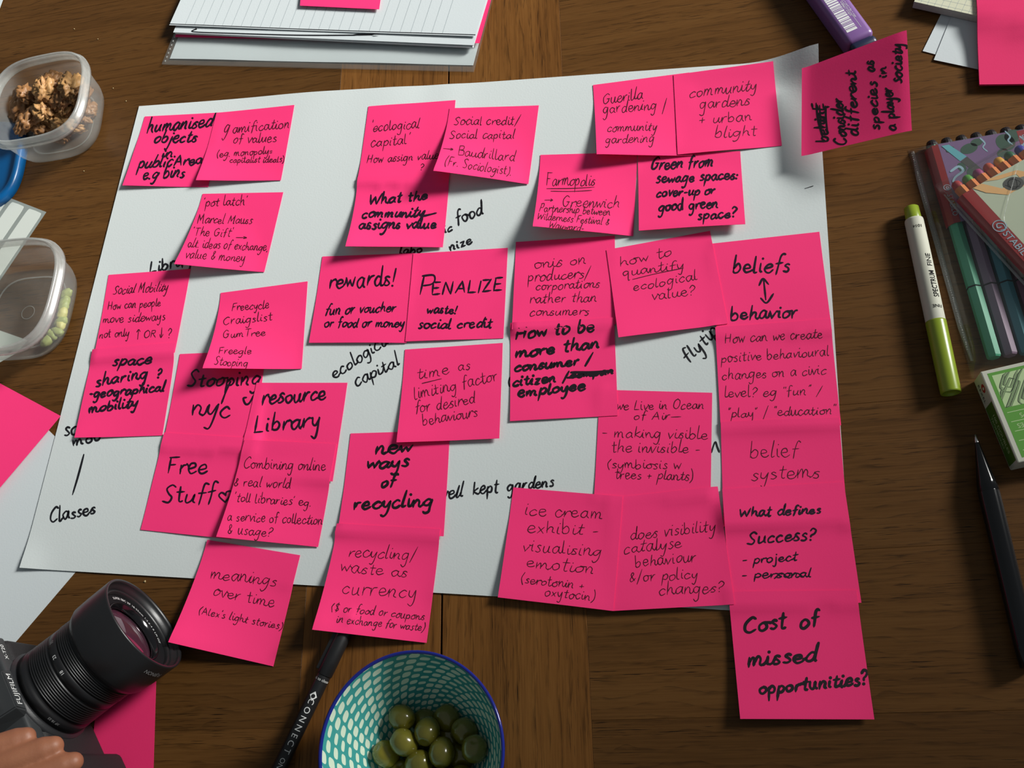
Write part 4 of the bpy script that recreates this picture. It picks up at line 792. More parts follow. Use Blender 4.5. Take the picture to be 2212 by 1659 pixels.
for i, (px_, py_) in enumerate(bean_pos):
    p = unproject(np.array([px_, py_]), 7.); bm = bmesh.new(); bmesh.ops.create_icosphere(bm, subdivisions=3, radius=1)
    for v in bm.verts:
        d = v.co.normalized(); r = 1+.18*noise.noise(d*2+Vector((i*4., 0, 0))); v.co = Vector((d.x*r*4.2, d.y*r*6.0, d.z*r*3.6+.5*d.y*d.y))*mm
    o = link('nut_kernel', bm_mesh(bm), GRN2 if i in (3, 4) else GRN, None, True)
    cx_, cy_ = -541, 357; vx, vy = p[0]-cx_, p[1]-cy_; 
    L_ = max(abs(vx), abs(vy)); k_ = min(1, 37./L_) if L_ > 0 else 1
    rr_ = math.hypot(vx, vy); k_ = min(k_, 43./rr_)
    o.location = Vector((cx_+vx*k_, cy_+vy*k_, 5.6))*mm; o.rotation_euler = (0, 0, r2.uniform(0, 6))
    nth = ['first', 'second', 'third', 'fourth', 'fifth', 'sixth', 'seventh', 'eighth', 'last'][i]
    tag(o, ('yellowish' if i in (3, 4) else 'pale green')+' nut, '+nth+' from the far end of the row in the emptier tub', 'nut', 'nut kernels in the emptier tub')
BLUE = mat('blue_plastic_lid', lin(0, 88, 148), .32, .1, 20)
lid = empty('blue_lid', (-625, 514, .2), 'blue plastic tub lid lying under the edge of the walnut tub', 'lid', None, math.radians(2))
link('lid_plate', ring_mesh([(0, 3.2), (38, 3.2), (40, 3.4), (41, 6.5), (42.5, 8.2), (45.5, 8.6), (47, 8.0), (48, 6), (48.4, .4), (47.4, .2), (47, 4)]), BLUE, lid, True)

# ------------------------------------------------------------------ bowl with olives
bc = (-176.5, 6.0)
bowl = empty('olive_bowl', (*bc, .3), 'round bowl with white dashes on teal inside and a blue rim, full of olives', 'bowl')
def bowl_material():
    m = bpy.data.materials.new('teal_dash_glaze'); m.use_nodes = True; nt = m.node_tree; N = nt.nodes; L = nt.links; b = N['Principled BSDF']
    uv = N.new('ShaderNodeUVMap'); sp = N.new('ShaderNodeSeparateXYZ'); L.new(uv.outputs[0], sp.inputs[0])
    def mth(op, a, b_=None, c=None):
        x = N.new('ShaderNodeMath'); x.operation = op
        for i, t in enumerate((a, b_, c)):
            if t is None: continue
            if isinstance(t, (int, float)): x.inputs[i].default_value = t
            else: L.new(t, x.inputs[i])
        return x.outputs[0]
    U_, V_ = sp.outputs[0], sp.outputs[1]
    a = mth('MULTIPLY', U_, 42.); row = mth('MULTIPLY', V_, 15.0)
    a2 = mth('ADD', a, mth('MULTIPLY', row, .5))
    ai = mth('FLOOR', a2); rshift = mth('MULTIPLY', mth('SINE', mth('MULTIPLY', ai, 2.4)), .35)
    r2_ = mth('ADD', row, rshift)
    fa = mth('SUBTRACT', mth('FRACT', a2), .5); fr = mth('SUBTRACT', mth('FRACT', r2_), .5)
    wl_ = mth('ADD', .29, mth('MULTIPLY', mth('SINE', mth('MULTIPLY', ai, 1.7)), .07))
    da = mth('POWER', mth('DIVIDE', mth('ABSOLUTE', fa), .41), 3.0); dr = mth('POWER', mth('DIVIDE', mth('ABSOLUTE', fr), wl_), 3.0)
    d = mth('ADD', da, dr); mk = mth('LESS_THAN', d, 1.0)
    mx = N.new('ShaderNodeMix'); mx.data_type = 'RGBA'; mx.inputs[6].default_value = (*lin(62, 150, 146), 1); mx.inputs[7].default_value = (*lin(205, 222, 200), 1)
    L.new(mk, mx.inputs[0]); L.new(mx.outputs[2], b.inputs['Base Color']); b.inputs['Roughness'].default_value = .12; return m
BG = bowl_material(); BLUR = mat('cobalt_rim_glaze', lin(26, 38, 130), .12, .1, 30); OUTW = mat('outer_teal_glaze', lin(70, 140, 138), .15, .1, 30)
HB = 57.; RB = 56.
inner = [(4.0+(HB-4.5)*(1-math.cos(t*math.pi/2))**.92, 0) for t in np.linspace(0, 1, 22)]
prof_in = [(4+(HB-5)*(t**2.3), 26*min(1, t*3.2)**.9+(RB-2-26)*(max(0, (t-.0))**.85) if False else 0) for t in np.linspace(0, 1, 22)]
prof_in = []
for t in np.linspace(0, 1, 26):
    prof_in.append((4+(HB-4.8)*t**1.75, (RB-2.2)*t**.74))
def blathe(name, prof, m_, uvs=False):
    o_ = lathe(name, prof, m_, None, 96, (0, 0, 1), (0, 0, 0), True, uvs); o_.parent = bowl; return o_
blathe('bowl_inside', prof_in, BG, True)
blathe('rim', [(HB-.8, RB-2.2), (HB+.1, RB-2.0), (HB+.5, RB-1.1), (HB+.2, RB-.2), (HB-1.6, RB-.2)], BLUR)
blathe('bowl_outside', [(HB-1.6, RB-.2)]+[(1.5+(HB-3.1)*t**1.75, 1.2+(RB-1.4)*t**.74) for t in np.linspace(.985, .3, 20)]+[(2.2, 23), (0, 22.5), (0, 0.1)], OUTW)
OLV = mat('green_olive_skin', lin(122, 116, 38), .22, .25, 120, .15, 900, col2=lin(84, 80, 24), coat=.5)
OLV2 = mat('yellow_olive_skin', lin(150, 138, 40), .22, .2, 120, .15, 900, col2=lin(118, 108, 32), coat=.5)
def olive_mesh(seed):
    bm = bmesh.new(); bmesh.ops.create_uvsphere(bm, u_segments=28, v_segments=18, radius=1)
    for v in bm.verts:
        d = v.co.normalized(); z = d.z; r = 1+.02*noise.noise(d*2+Vector((seed*5., 0, 0)))
        if z > .93: r -= (z-.93)*2.2
        v.co = Vector((d.x*7.9*r, d.y*7.9*r, (z*9.2-.4*z*z)*r))*mm
    return bm_mesh(bm)
OM = [olive_mesh(k) for k in range(3)]
for k, m_ in enumerate(OM): m_.materials.append(OLV); m_.polygons.foreach_set('use_smooth', [True]*len(m_.polygons))
OM2 = OM[0].copy(); OM2.materials.clear(); OM2.materials.append(OLV2)
def inr(z):
    """inner radius of bowl at height z"""
    zs = [p[0] for p in prof_in]; rs = [p[1] for p in prof_in]; return float(np.interp(z, zs, rs))
ol = [(873, 1551, 24), (916, 1519, 19), (963, 1561, 21), (913, 1584, 26), (868, 1616, 27), (820, 1633, 25), (1015, 1569, 24), (1040, 1611, 28), (908, 1641, 28), (958, 1628, 27), (1003, 1631, 24), (862, 1664, 22), (945, 1690, 26), (1000, 1690, 26), (895, 1700, 24)]
olab = {5: 'brightest yellow green olive, lying at the left of the heap', 0: 'olive with a shiny highlight at the upper left of the heap', 1: 'darkest olive nearest the far side of the bowl', 7: 'large dull olive on top at the right side of the bowl', 6: 'shaded olive against the right inner wall, just above the large one',
        3: 'dim olive in the middle of the heap', 4: 'shiny olive right of the bright yellow green one', 8: 'shiny olive at the frame edge in the centre of the bowl', 2: 'shaded oval olive between the middle and the right side', 9: 'shaded olive right of the centre at the frame edge', 10: 'half hidden olive left of the large one on the right', 11: 'olive only just showing at the bottom frame edge'}
for it in range(1):
    pos = []
    for (px_, py_, z) in ol:
        p = unproject(np.array([px_, py_]), float(z)); q = p[:2]-np.array(bc); r_ = np.linalg.norm(q); mxr = inr(z-.3)-8.3
        if r_ > mxr: q = q/r_*mxr
        pos.append(np.array([q[0], q[1], z-1.5]))
    for _ in range(60):   # push apart so the olives touch without sinking into each other
        for i in range(len(pos)):
            for j in range(i+1, len(pos)):
                d = pos[j]-pos[i]; L_ = np.linalg.norm(d)
                if L_ < 15.6:
                    k_ = (15.6-L_)/2/L_; pos[i] -= d*k_*.5; pos[j] += d*k_*.5
        for p in pos:
            r_ = np.hypot(p[0], p[1]); mxr = max(2, inr(p[2]-.3)-8.4)
            if r_ > mxr: p[0] *= mxr/r_; p[1] *= mxr/r_
            p[2] = min(max(p[2], 13), 34)
for i, p in enumerate(pos):
    o = bpy.data.objects.new('olive', OM2 if i == 5 else OM[i % 3]); COL.objects.link(o)
    o.location = Vector((p[0]+bc[0], p[1]+bc[1], p[2]))*mm; o.rotation_euler = (r2.uniform(.4, 1.4), r2.uniform(-.5, .5), r2.uniform(0, 6)); sc_ = 1.0
    o.scale = (sc_,)*3
    tag(o, olab.get(i, 'olive in the near part of the heap, cut off by the picture edge'), 'olive', 'olives in the bowl' if i in olab else 'cut off olives in the bowl')
# a deeper layer that shows in the gaps
for i in range(7):
    a = i*2*math.pi/6; r_ = 14 if i < 6 else 0; o = bpy.data.objects.new('olive', OM[i % 3]); COL.objects.link(o)
    o.location = Vector((bc[0]+4+r_*math.cos(a), bc[1]-4+r_*math.sin(a), 12.9))*mm; o.rotation_euler = (1.5, 0, a)
    tag(o, 'olive of the bottom layer glimpsed between those above it', 'olive', 'bottom layer olives')

# ------------------------------------------------------------------ green marker
LIME = mat('lime_plastic', lin(140, 160, 44), .3, .12, 30); WBAR = mat('white_barrel', lin(196, 196, 180), .7, .04, 30); PBLK = mat('black_print', (.01, .01, .01), .8, .1, 100, spec=.1)
m0 = unproject(np.array([1968, 449]), 6.); m1 = unproject(np.array([2054, 850]), 6.); mv = Vector(m1-m0); ml = mv.length; mv.normalize()
gm = empty('green_marker', (float(m0[0]), float(m0[1]), 0), 'white felt marker with lime green cap and end, standing out beside the pen packs', 'marker')
RR = 6.4; base_m = Vector((m0[0], m0[1], RR))
t1 = ml*.073; t2 = ml*.635
attach(lathe('end_plug', [(0, 0), (0, 4.2), (.6, 4.9), (t1-1, 5.2), (t1+2, 5.2)], LIME, None, 40, mv, base_m), gm)
attach(lathe('barrel', [(t1, 5.1), (t1+.2, 6.0), (t1+1.5, 6.2), (t2, 6.25), (t2+3, 6.0)], WBAR, None, 40, mv, base_m), gm)
attach(lathe('cap', [(t2, 6.2), (t2+.1, 6.45), (t2+1, 6.5), (ml-1, 6.3), (ml, 6.1), (ml, 4.6), (ml-1.2, 4.4), (ml-1.2, 0)], LIME, None, 40, mv, base_m), gm)
gs = mv.cross(Vector((0, 0, 1))); gs.normalize()
def wrap_g(th0):
    def f(q):
        rel = q-base_m; t = rel.dot(mv); s_ = rel.dot(gs); th = th0+s_/6.3; return base_m+mv*t+(Vector((0, 0, 1))*math.cos(th)+gs*math.sin(th))*(6.36 if t < t2 else 6.6)
    return f
# gs points to which side? make +x
th_r = .45 if gs.x > 0 else -.45
attach(flat_text('SPECTRUM', 5.3, base_m+mv*(ml*.452), -mv, (0, 0, 1), PBLK, None, wrap=wrap_g(th_r), font_sx=.78, spacing=1.0, bold=.07), gm)
attach(flat_text('FINE', 5.0, base_m+mv*(ml*.322), -mv, (0, 0, 1), PBLK, None, wrap=wrap_g(th_r), bold=.015), gm)
attach(flat_text('1014', 3.2, base_m+mv*(t1+8), -gs if gs.x > 0 else gs, (0, 0, 1), PBLK, None, wrap=wrap_g(0)), gm)
attach(flat_text('FINE', 3.4, base_m+mv*(t2-9), -gs if gs.x > 0 else gs, (0, 0, 1), PBLK, None, wrap=wrap_g(th_r*.6)), gm)

# ------------------------------------------------------------------ black pen, right edge
k0 = Vector((172.6, 184.5, 6.5)); k1 = Vector((175.6, 38., 6.5)); kv = (k1-k0).normalized()
bp_ = empty('ballpoint_pen', (k0.x, k0.y, 0), 'glossy black pen with a silver tip lying below the paperclip box', 'pen')
attach(lathe('pen_tip', [(0, 0), (0, .7), (5, 1.3), (5.2, 1.3)], SILV, None, 24, kv, k0), bp_)
attach(lathe('grip_cone', [(5, 1.25), (12, 2.4), (30, 5.4), (36, 6.2), (36.3, 5.9), (36.8, 5.9), (37, 6.2)], BLKG, None, 36, kv, k0), bp_)
attach(lathe('barrel', [(37, 6.2), (45, 6.3), (128, 6.1), (140, 5.6), (141, 0)], BLKG, None, 36, kv, k0), bp_)
o = link('clip', bm_mesh(box_bm(-1.6, 1.6, -128, -82, 0, 1.6, .5)), BLKG); o.data.transform(Matrix.Translation(Vector((k0.x+5.0, k0.y, 9.8))*mm) @ Matrix.Rotation(math.radians(-1), 4, 'Z')); attach(o, bp_)

# ------------------------------------------------------------------ paperclip box
c00 = Vector((180.4, 222.4)); dy_ = Vector((190.0, 161.6))-c00; LN = dy_.length; dy_.normalize(); dx_ = Vector((-dy_.y, dy_.x))
if dx_.x < 0: dx_ = -dx_
CARD = mat('white_card', lin(196, 196, 180), .6, .05, 40); GRNC = mat('green_card_print', lin(84, 150, 44), .5, .06, 30); GRND = mat('dark_green_card_print', lin(74, 112, 34), .5, .06, 30)
PALEG = mat('pale_green_print', lin(180, 204, 150), .55, .04, 40); REDP = mat('red_print', lin(170, 40, 40), .5, .08, 40); WIRE = mat('printed_wire_green', lin(40, 60, 30), .5, .2, 60); WIREL = mat('printed_wire_pale', lin(120, 146, 100), .5, .2, 60)
cb_ = empty('paperclip_box', (c00.x, c00.y, 0), 'green and white paperclip box printed with clips at the right edge', 'box')
HBX = 17.
TB = Matrix(((dx_.x, -dy_.x, 0, c00.x*mm), (dx_.y, -dy_.y, 0, c00.y*mm), (0, 0, 1, 0), (0, 0, 0, 1)))   # local x across, y up the box (0 at top edge, -LN at the bottom)
def bxl(name, x0, x1, y0, y1, z0, z1, m_, bev=0): return loc_box(name, x0, x1, y0, y1, z0, z1, m_, bev, 2, cb_, TB)
bxl('carton', 0, 46, -LN, 0, .1, HBX, CARD, .8)
bxl('front_print', 3.4, 43, -LN+2.6, -2.4, HBX-.02, HBX+.05, GRNC)
bxl('picture_panel', 5.6, 41, -26.5, -4.4, HBX+.02, HBX+.09, PALEG)
bxl('side_print', -.06, .02, -LN+2.2, -20, 1.5, HBX-1.2, GRND)
for k in range(5): bxl('rule_line', 5.5, 41, -30-k*6.2, -29.6-k*6.2, HBX+.03, HBX+.09, PALEG)
def clipcurve(cx, cy, sc, rot, m_, w_=.55):
    pts = [(2, 7), (2, -7), (1.2, -9), (-1.2, -9), (-2, -7), (-2, 9), (-1, 11), (2, 11), (3.4, 9), (3.4, -9), (2, -12), (-2, -12), (-3.4, -9), (-3.4, 4)]
    P = spline(np.array(pts, float)*sc, 4); c_, s_ = math.cos(rot), math.sin(rot); P = np.c_[P[:, 0]*c_-P[:, 1]*s_+cx, P[:, 0]*s_+P[:, 1]*c_+cy]
    V, Fc = ribbons([P], w_); V[:, 0] = np.clip(V[:, 0], 5.6, 41); V[:, 1] = np.clip(V[:, 1], -26.5, -4.4)
    o_ = link('printed_clip', mesh(np.c_[V, np.full(len(V), HBX+.12+.01*rnd.random())], Fc), m_); o_.data.transform(TB); attach(o_, cb_)
for (cx, cy, sc, rot) in ((17, -5, 1.1, -.62), (24, -16, 1.1, -.62), (9, -19, 1.1, -.66), (33, -9, 1.1, -.6), (38, -21, 1.1, -.6)): clipcurve(cx+.7, cy-.5, sc, rot, WIREL, .8); clipcurve(cx, cy, sc, rot, WIRE)
X3 = Vector((dx_.x, dx_.y, 0)); Y3 = Vector((-dy_.x, -dy_.y, 0)); O3 = Vector((c00.x, c00.y, 0))
def cbp(x, y, z): return O3+X3*x+Y3*y+Vector((0, 0, z))
attach(flat_text('PAPERCLIPS', 4.2, cbp(22.6, -33, HBX+.1), -X3, (0, 0, 1), PALEG, None), cb_)
attach(flat_text('TROMBONES', 4.2, cbp(20.4, -39.2, HBX+.1), -X3, (0, 0, 1), PALEG, None), cb_)
attach(flat_text('100 DOUBLES', 4.4, cbp(-.1, -40, 10), -Y3, -X3, PALEG, None), cb_)
attach(flat_text('TROMBONES', 3.6, cbp(-.1, -38, 5.2), -Y3, -X3, PALEG, None), cb_)
attach(flat_text('REXEL', 4., cbp(-.1, -11, 5.2), -Y3, -X3, PBLK, None, spacing=1.2), cb_)
cir = [cbp(-.08, -9.5+2.9*math.cos(t), 11.2+2.9*math.sin(t)) for t in np.linspace(0, 2*math.pi, 20, False)]; attach(link('red_dot', mesh(cir, [tuple(range(20))]), REDP), cb_)
cir = [cbp(-.12, -9.7+1.0*math.cos(t), 11.2+1.5*math.sin(t)) for t in np.linspace(0, 2*math.pi, 12, False)]; attach(link('dot_centre', mesh(cir, [tuple(range(12))]), CARD), cb_)

# ------------------------------------------------------------------ pen packs
FILM = film('pack_film', (.985, .99, .985), .05, .25, .10, bump=.35, bscale=45)
FILME = film('pack_weld', (.9, .91, .9), .34, 1.6, .16, bump=.8, bscale=1500)
STR = mat('red_card_print', lin(142, 26, 28), .4, .06, 30); PURC = mat('purple_card_print', lin(92, 66, 108), .4, .25, 14, col2=lin(132, 104, 140)); SAGE = mat('pale_sage_card', lin(176, 184, 160), .45, .05, 20)
LEAF = mat('dark_green_leaf_print', lin(40, 74, 56), .45, .15, 40); TURQ = mat('turquoise_print', lin(90, 160, 170), .45, .1, 30); PALEB = mat('pale_blue_print', lin(140, 172, 186), .45, .1, 30); DKG = mat('dark_grey_print', lin(60, 60, 56), .45, .1, 30)
ORG = mat('orange_plastic', lin(206, 120, 62), .35, .08, 30); ORGL = mat('light_orange_plastic', lin(226, 168, 110), .35, .08, 30)
def frame(ox, oy, dx, dy):
    L_ = math.hypot(dx, dy); dx /= L_; dy /= L_
    return Matrix(((dx, dy, 0, ox*mm), (dy, -dx, 0, oy*mm), (0, 0, 1, 0), (0, 0, 0, 1)))   # placeholder
def frame2(ox, oy, ang):
    return Matrix.Translation(Vector((ox, oy, 0))*mm) @ Matrix.Rotation(ang, 4, 'Z')
def on(o_, T_, root): o_.data.transform(T_); o_.data.update(); return attach(o_, root)
def hexpen(length, r, colm, capm, T_, label, group, x, z, ytop, ring=True):
    """pen lying along local -y from ytop; cap half and barrel half"""
    e_ = empty('felt_pen', tuple((T_ @ (Vector((x, ytop, z))*mm))/mm), label, 'felt pen', group)
    def lat(n_, prof, m_, seg=6): 
        o_ = lathe(n_, prof, m_, None, seg, (0, -1, 0), (x, ytop, z), False, phase=math.pi/6 if seg == 6 else 0); on(o_, T_, e_)
    lat('end_plug', [(0, 0), (0, r*.7), (2.5, r*.9), (5, r*.95)], capm, 16)
    lat('barrel', [(4.5, r*.9), (5, r), (length-52, r), (length-51.5, r*.93)], colm)
    if ring: lat('ink_ring', [(length-51.7, r*.98), (length-51.6, r*1.04), (length-50.8, r*1.04), (length-50.7, r*.98)], PBLK)
    lat('cap', [(length-50.8, r*.93), (length-50.6, r*1.0), (length-1.2, r*.98), (length, r*.85), (length, 0)], colm)
    return e_
# pack A : flat on the table, four visible pens in a wallet with a purple card
angA = math.radians(-2.6+0)
TA = frame2(170.5, 404., math.radians(1.0)+math.atan2(239.3-404, 175.9-170.3)+math.pi/2)   # local x to the right, local y up; y=0 the top edge
pa = empty('pen_pack', (178, 330, 0), 'clear pack of pastel hexagonal felt pens with purple card, lower of the two packs', 'pen pack')
colsA = [lin(70, 156, 122), lin(132, 108, 130), lin(52, 122, 134), lin(96, 34, 70), lin(90, 30, 60), lin(60, 90, 150), lin(190, 120, 60), lin(160, 60, 80)]
labA = ['turquoise felt pen, leftmost in the lower pack', 'lavender felt pen next to the turquoise one in the pack', 'teal blue felt pen, third in the lower pack', 'burgundy felt pen at the picture edge in the lower pack', 'dark red felt pen hidden behind the card', 'blue felt pen hidden behind the card', 'ochre felt pen hidden behind the card', 'rose felt pen hidden behind the card']
DCAP = mat('dark_pen_end', lin(26, 22, 24), .4, .1, 30)
for i in range(8):
    cm = mat('pen_colour', colsA[i], .32, .06, 30)
    hexpen(169.5, 4.5, cm, DCAP, TA, labA[i], 'felt pens in the lower pack', 15+i*9.9, 5.0, 0)
stripv = [(8, 1), (9, 6), (12, 9.8), (18, 10.4), (88, 10.4)]
def card(root, T_, pts, ytop, yleft, m_, name, shear=0, zoff=0):
    vs = []; n_ = len(pts)
    for (x, z) in pts: vs.append((x, ytop, z+zoff))
    for (x, z) in pts: vs.append((x, yleft, z+zoff))
    k = len(vs); vs += [(x, y, z-.35) for x, y, z in vs]
    fs = []
    for i in range(n_-1):
        fs.append((i, n_+i, n_+i+1, i+1)); fs.append((k+i, k+i+1, k+n_+i+1, k+n_+i))
    fs += [(0, k, k+n_, n_), (n_-1, 2*n_-1, k+2*n_-1, k+n_-1)]+[(i, i+1, k+i+1, k+i) for i in range(n_-1)]+[(n_+i, k+n_+i, k+n_+i+1, n_+i+1) for i in range(n_-1)]
    me = mesh(vs, fs); return on(link(name, me, m_), T_, root)
card(pa, TA, [(9.6, 2.5), (10.2, 6.2), (13, 9.6), (17.2, 10.3)], -6, -70, STR, 'red_card_edge')
card(pa, TA, [(17.3, 10.3), (30, 10.5), (60, 10.5), (92, 10.4)], -6, -70, PURC, 'purple_card')
def blob(root, T_, pts, m_, z, name='print', sm=True):
    P = np.array(pts, float)
    if sm: P = spline(np.r_[P, P[:1]], 5)[:-1]
    return on(link(name, mesh([(x, y, z) for x, y in P], [tuple(range(len(P)))]), m_), T_, root)
def ell(cx, cy, a, b, rot=0, n=18):
    return [(cx+a*math.cos(t)*math.cos(rot)-b*math.sin(t)*math.sin(rot), cy+a*math.cos(t)*math.sin(rot)+b*math.sin(t)*math.cos(rot)) for t in np.linspace(0, 2*math.pi, n, False)]
zc = 10.56
for (cx, cy, a, b, rt) in ((24, -12, 3, 2, .5), (28, -28, 2.6, 4, .2), (33, -33, 3, 4, -.3), (36, -14, 6, 4, .3), (60, -14, 6, 7, .2), (66, -10, 6, 5, .4), (56, -22, 4, 3, .6), (42, -10, 4, 3, .2)):
    blob(pa, TA, ell(cx, cy, a, b, rt), LEAF, zc, 'leaf_print')
blob(pa, TA, [(19, -8), (24, -8), (33, -20), (28, -23)], TURQ, zc+.04, 'pen_print', False); blob(pa, TA, [(28.2, -23.2), (33.2, -20.2), (40, -32), (36, -35)], DKG, zc+.04, 'pen_tip_print', False)
V, Fc = ribbons([spline(np.array([(20, -30), (26, -27), (28, -31), (22, -35), (20, -39), (25, -41), (30, -38)], float))], 1.6)
on(link('squiggle_print', mesh(np.c_[V, np.full(len(V), zc+.05)], Fc), PALEB), TA, pa)
for (x_, y_) in ((45, -12), (62, -10), (70, -16)):
    V, Fc = ribbons([spline(np.array([(x_, y_+5), (x_+2, y_), (x_, y_-3), (x_+2, y_-7)], float))], 1.0); on(link('stalk_print', mesh(np.c_[V, np.full(len(V), zc+.06)], Fc), PALEB), TA, pa)
blob(pa, TA, [(69, -6.5), (92, -6.5), (92, -19), (69, -19)], STR, zc+.05, 'red_label', False)
blob(pa, TA, [(69, -18), (90, -18), (90, -18.8), (69, -18.8)], PALEB, zc+.08, 'label_line', False)
blob(pa, TA, ell(44, -62, 6.5, 5.2, .1), mat('pale_print', lin(160, 140, 140), .5), zc+.04, 'pale_oval_print'); blob(pa, TA, ell(43, -60.5, 2.4, 1.7, .5), mat('maroon_print', lin(60, 20, 24), .5), zc+.07, 'dark_spot_print')
def tvec(T_, v): return T_.to_3x3() @ Vector(v)
def tpt(T_, v): return (T_ @ (Vector(v)*mm))/mm
attach(flat_text('Pen 68', 5.0, tpt(TA, (78, -12, zc+.12)), tvec(TA, (-1, 0, 0)), (0, 0, 1), PALEB, None), pa)
tltn = tvec(TA, (-.62, 0, .78))
attach(flat_text('STABILO', 4.6, tpt(TA, (15.1, -56, 10.15)), tvec(TA, (0, -1, 0)), tvec(TA, (-.16, 0, 1)), PALEB, None), pa)
V, Fc = ribbons([np.array(ell(15.0, -42, 2.2, 2.2, 0, 20)+ell(15.0, -42, 2.2, 2.2, 0, 20)[:1]), spline(np.array([(14.2, -43), (15.6, -43.4), (16, -42), (14.8, -41.2), (14.2, -42.2), (15.2, -42.6)], float))], .4)
on(link('logo', mesh(np.c_[V, np.full(len(V), 10.45)], Fc), PALEB), TA, pa)
attach(flat_text('STABILO', 3.4, tpt(TA, (34.8, -84, 9.75)), tvec(TA, (0, -1, 0)), (0, 0, 1), PALEB, None), pa)
# film: top skin, weld strip
def skin(root, T_, x0, x1, y0, y1, zmid, name, m_, edge=9):
    xs = np.linspace(x0, x1, 26); ys = np.linspace(y0, y1, 30); vs = []; fs = []
    for y in ys:
        for x in xs:
            ex_ = min((x-x0)/edge, (x1-x)/edge, (y1-y)/(edge*.5), (y-y0)/(edge*1.6), 1); ex_ = max(0, ex_); z = .5+(zmid-.5)*(ex_**.6)+.12*noise.noise(Vector((x*.12, y*.08, zmid)))*ex_
            vs.append((x, y, z))
    for j in range(29):
        for i in range(25): fs.append((j*26+i, j*26+i+1, (j+1)*26+i+1, (j+1)*26+i))
    return on(link(name, mesh(vs, fs), m_, None, True), T_, root)
def weld(root, T_, x0, x1, y0, y1, z, name='weld_strip', rz=0):
    n_ = 40; vs, fs = [], []
    for j in range(n_+1):
        t = j/n_; taper = min(1, t*6+.15, (1-t)*6+.15)
        y = y0+(y1-y0)*t; vs += [(x0+(x1-x0)*(1-taper)*.6, y, z), ((x0+x1)/2, y, z+1.0+.2*math.sin(j*2.)), (x1, y, z+.1)]
    for j in range(n_): fs += [(3*j, 3*j+1, 3*j+4, 3*j+3), (3*j+1, 3*j+2, 3*j+5, 3*j+4)]
    return on(link(name, mesh(vs, fs), FILME, None, True), T_, root)
skin(pa, TA, 0, 100, -180, 0, 11.4, 'film', FILM)
weld(pa, TA, 0, 3.8, -168, -2, .5)
bmw = bmesh.new()
for k in range(90):
    box_bm(1.2, 2.3, -4-k*1.75-.5, -4-k*1.75+.3, 1.5, 1.75, .15, 1, bm=bmw)
on(link('weld_dots', bm_mesh(bmw), FILME), TA, pa)
# pack B : lies across pack A
cB = unproject(np.array([2080, 428]), 21.); dB = unproject(np.array([2203, 562]), 21.)-cB
angB = math.atan2(dB[1], dB[0])+math.pi/2
TBk = frame2(cB[0], cB[1], angB)       # local x across to the right, -y down the red stripe
pbk = empty('pen_pack', (float(cB[0]), float(cB[1]), 12), 'clear pack of orange pens with a pale card and red edge, lying on top', 'pen pack')
plugs = [lin(170, 56, 60), lin(84, 150, 60), lin(150, 56, 110), lin(190, 84, 60), lin(216, 160, 60), lin(40, 96, 66), lin(60, 60, 150), lin(150, 90, 50)]
nmB = ['red plug', 'bright green plug', 'magenta plug', 'orange red plug', 'yellow plug', 'dark green plug', 'blue plug', 'brown plug']
for i in range(7):
    cm = mat('plug_colour', plugs[i], .4, .1, 200, .5, 1200)
    x_ = 5+i*8.2; yt = 15
    e_ = empty('fine_pen', tuple(tpt(TBk, (x_, yt, 17))), 'orange hexagonal pen with a '+nmB[i]+' in the upper pack', 'felt pen', 'orange pens in the upper pack')
    on(lathe('end_plug', [(0, 0), (0.3, 1.6), (1.5, 2.9), (4, 3.4), (6.2, 3.2)], cm, None, 20, (0, -1, 0), (x_, yt, 17.2)), TBk, e_)
    on(lathe('barrel', [(5.5, 3.0), (5.8, 3.7), (150, 3.7), (151, 0)], ORG, None, 6, (0, -1, 0), (x_, yt, 17.2), False, phase=math.pi/6), TBk, e_)
    for (dx1, w1) in ((0, .5),):
        bmw = box_bm(x_-.3, x_+.3, yt-149, yt-6.2, 20.3, 20.5); on(link('white_stripe', bm_mesh(bmw), ORGL), TBk, e_)
card(pbk, TBk, [(-1.0, 14.5), (-.6, 18.5), (1.5, 20.9), (9, 21.3)], 2.6, -112, STR, 'red_card_edge')
card(pbk, TBk, [(9.05, 21.3), (30, 21.5), (62, 21.5)], 2.6, -112, SAGE, 'pale_card')
zb = 21.62
blob(pbk, TBk, [(9.5, 2.4), (16, 2.4), (24, -8), (38, -9), (38, -4), (26, -1), (19, 2.4), (24, 2.4), (40, -1.5), (44, -6), (46, -14), (24, -14), (14, -5)], mat('pale_orange_print', lin(214, 164, 104), .45), zb, 'pen_print', False)
blob(pbk, TBk, ell(32, -9, 6.5, 5.2, -.3), DKG, zb+.05, 'scribble_print')
blob(pbk, TBk, [(37, -7), (62, -14), (62, -20), (35, -13)], mat('grey_print', lin(110, 112, 104), .45), zb+.04, 'tip_print', False)
V, Fc = ribbons([spline(np.array([(27, -7), (31, -13), (35, -7), (30, -6), (29, -12), (36, -11), (33, -5), (28, -9), (34, -13)], float))], .4); on(link('scribble_lines', mesh(np.c_[V, np.full(len(V), zb+.09)], Fc), PBLK), TBk, pbk)
attach(flat_text('STABILO', 6.6, tpt(TBk, (5.2, -48, 21.35)), tvec(TBk, (0, -1, 0)), (0, 0, 1), PALEB, None), pbk)
V, Fc = ribbons([np.array(ell(5.4, -30, 4.2, 4.2, 0, 24)+ell(5.4, -30, 4.2, 4.2, 0, 24)[:1]), spline(np.array([(4, -33), (7, -33.5), (8, -30), (5, -28), (3.6, -30.5), (6, -31.2)], float))], .6)
on(link('logo', mesh(np.c_[V, np.full(len(V), 21.45)], Fc), PALEB), TBk, pbk)
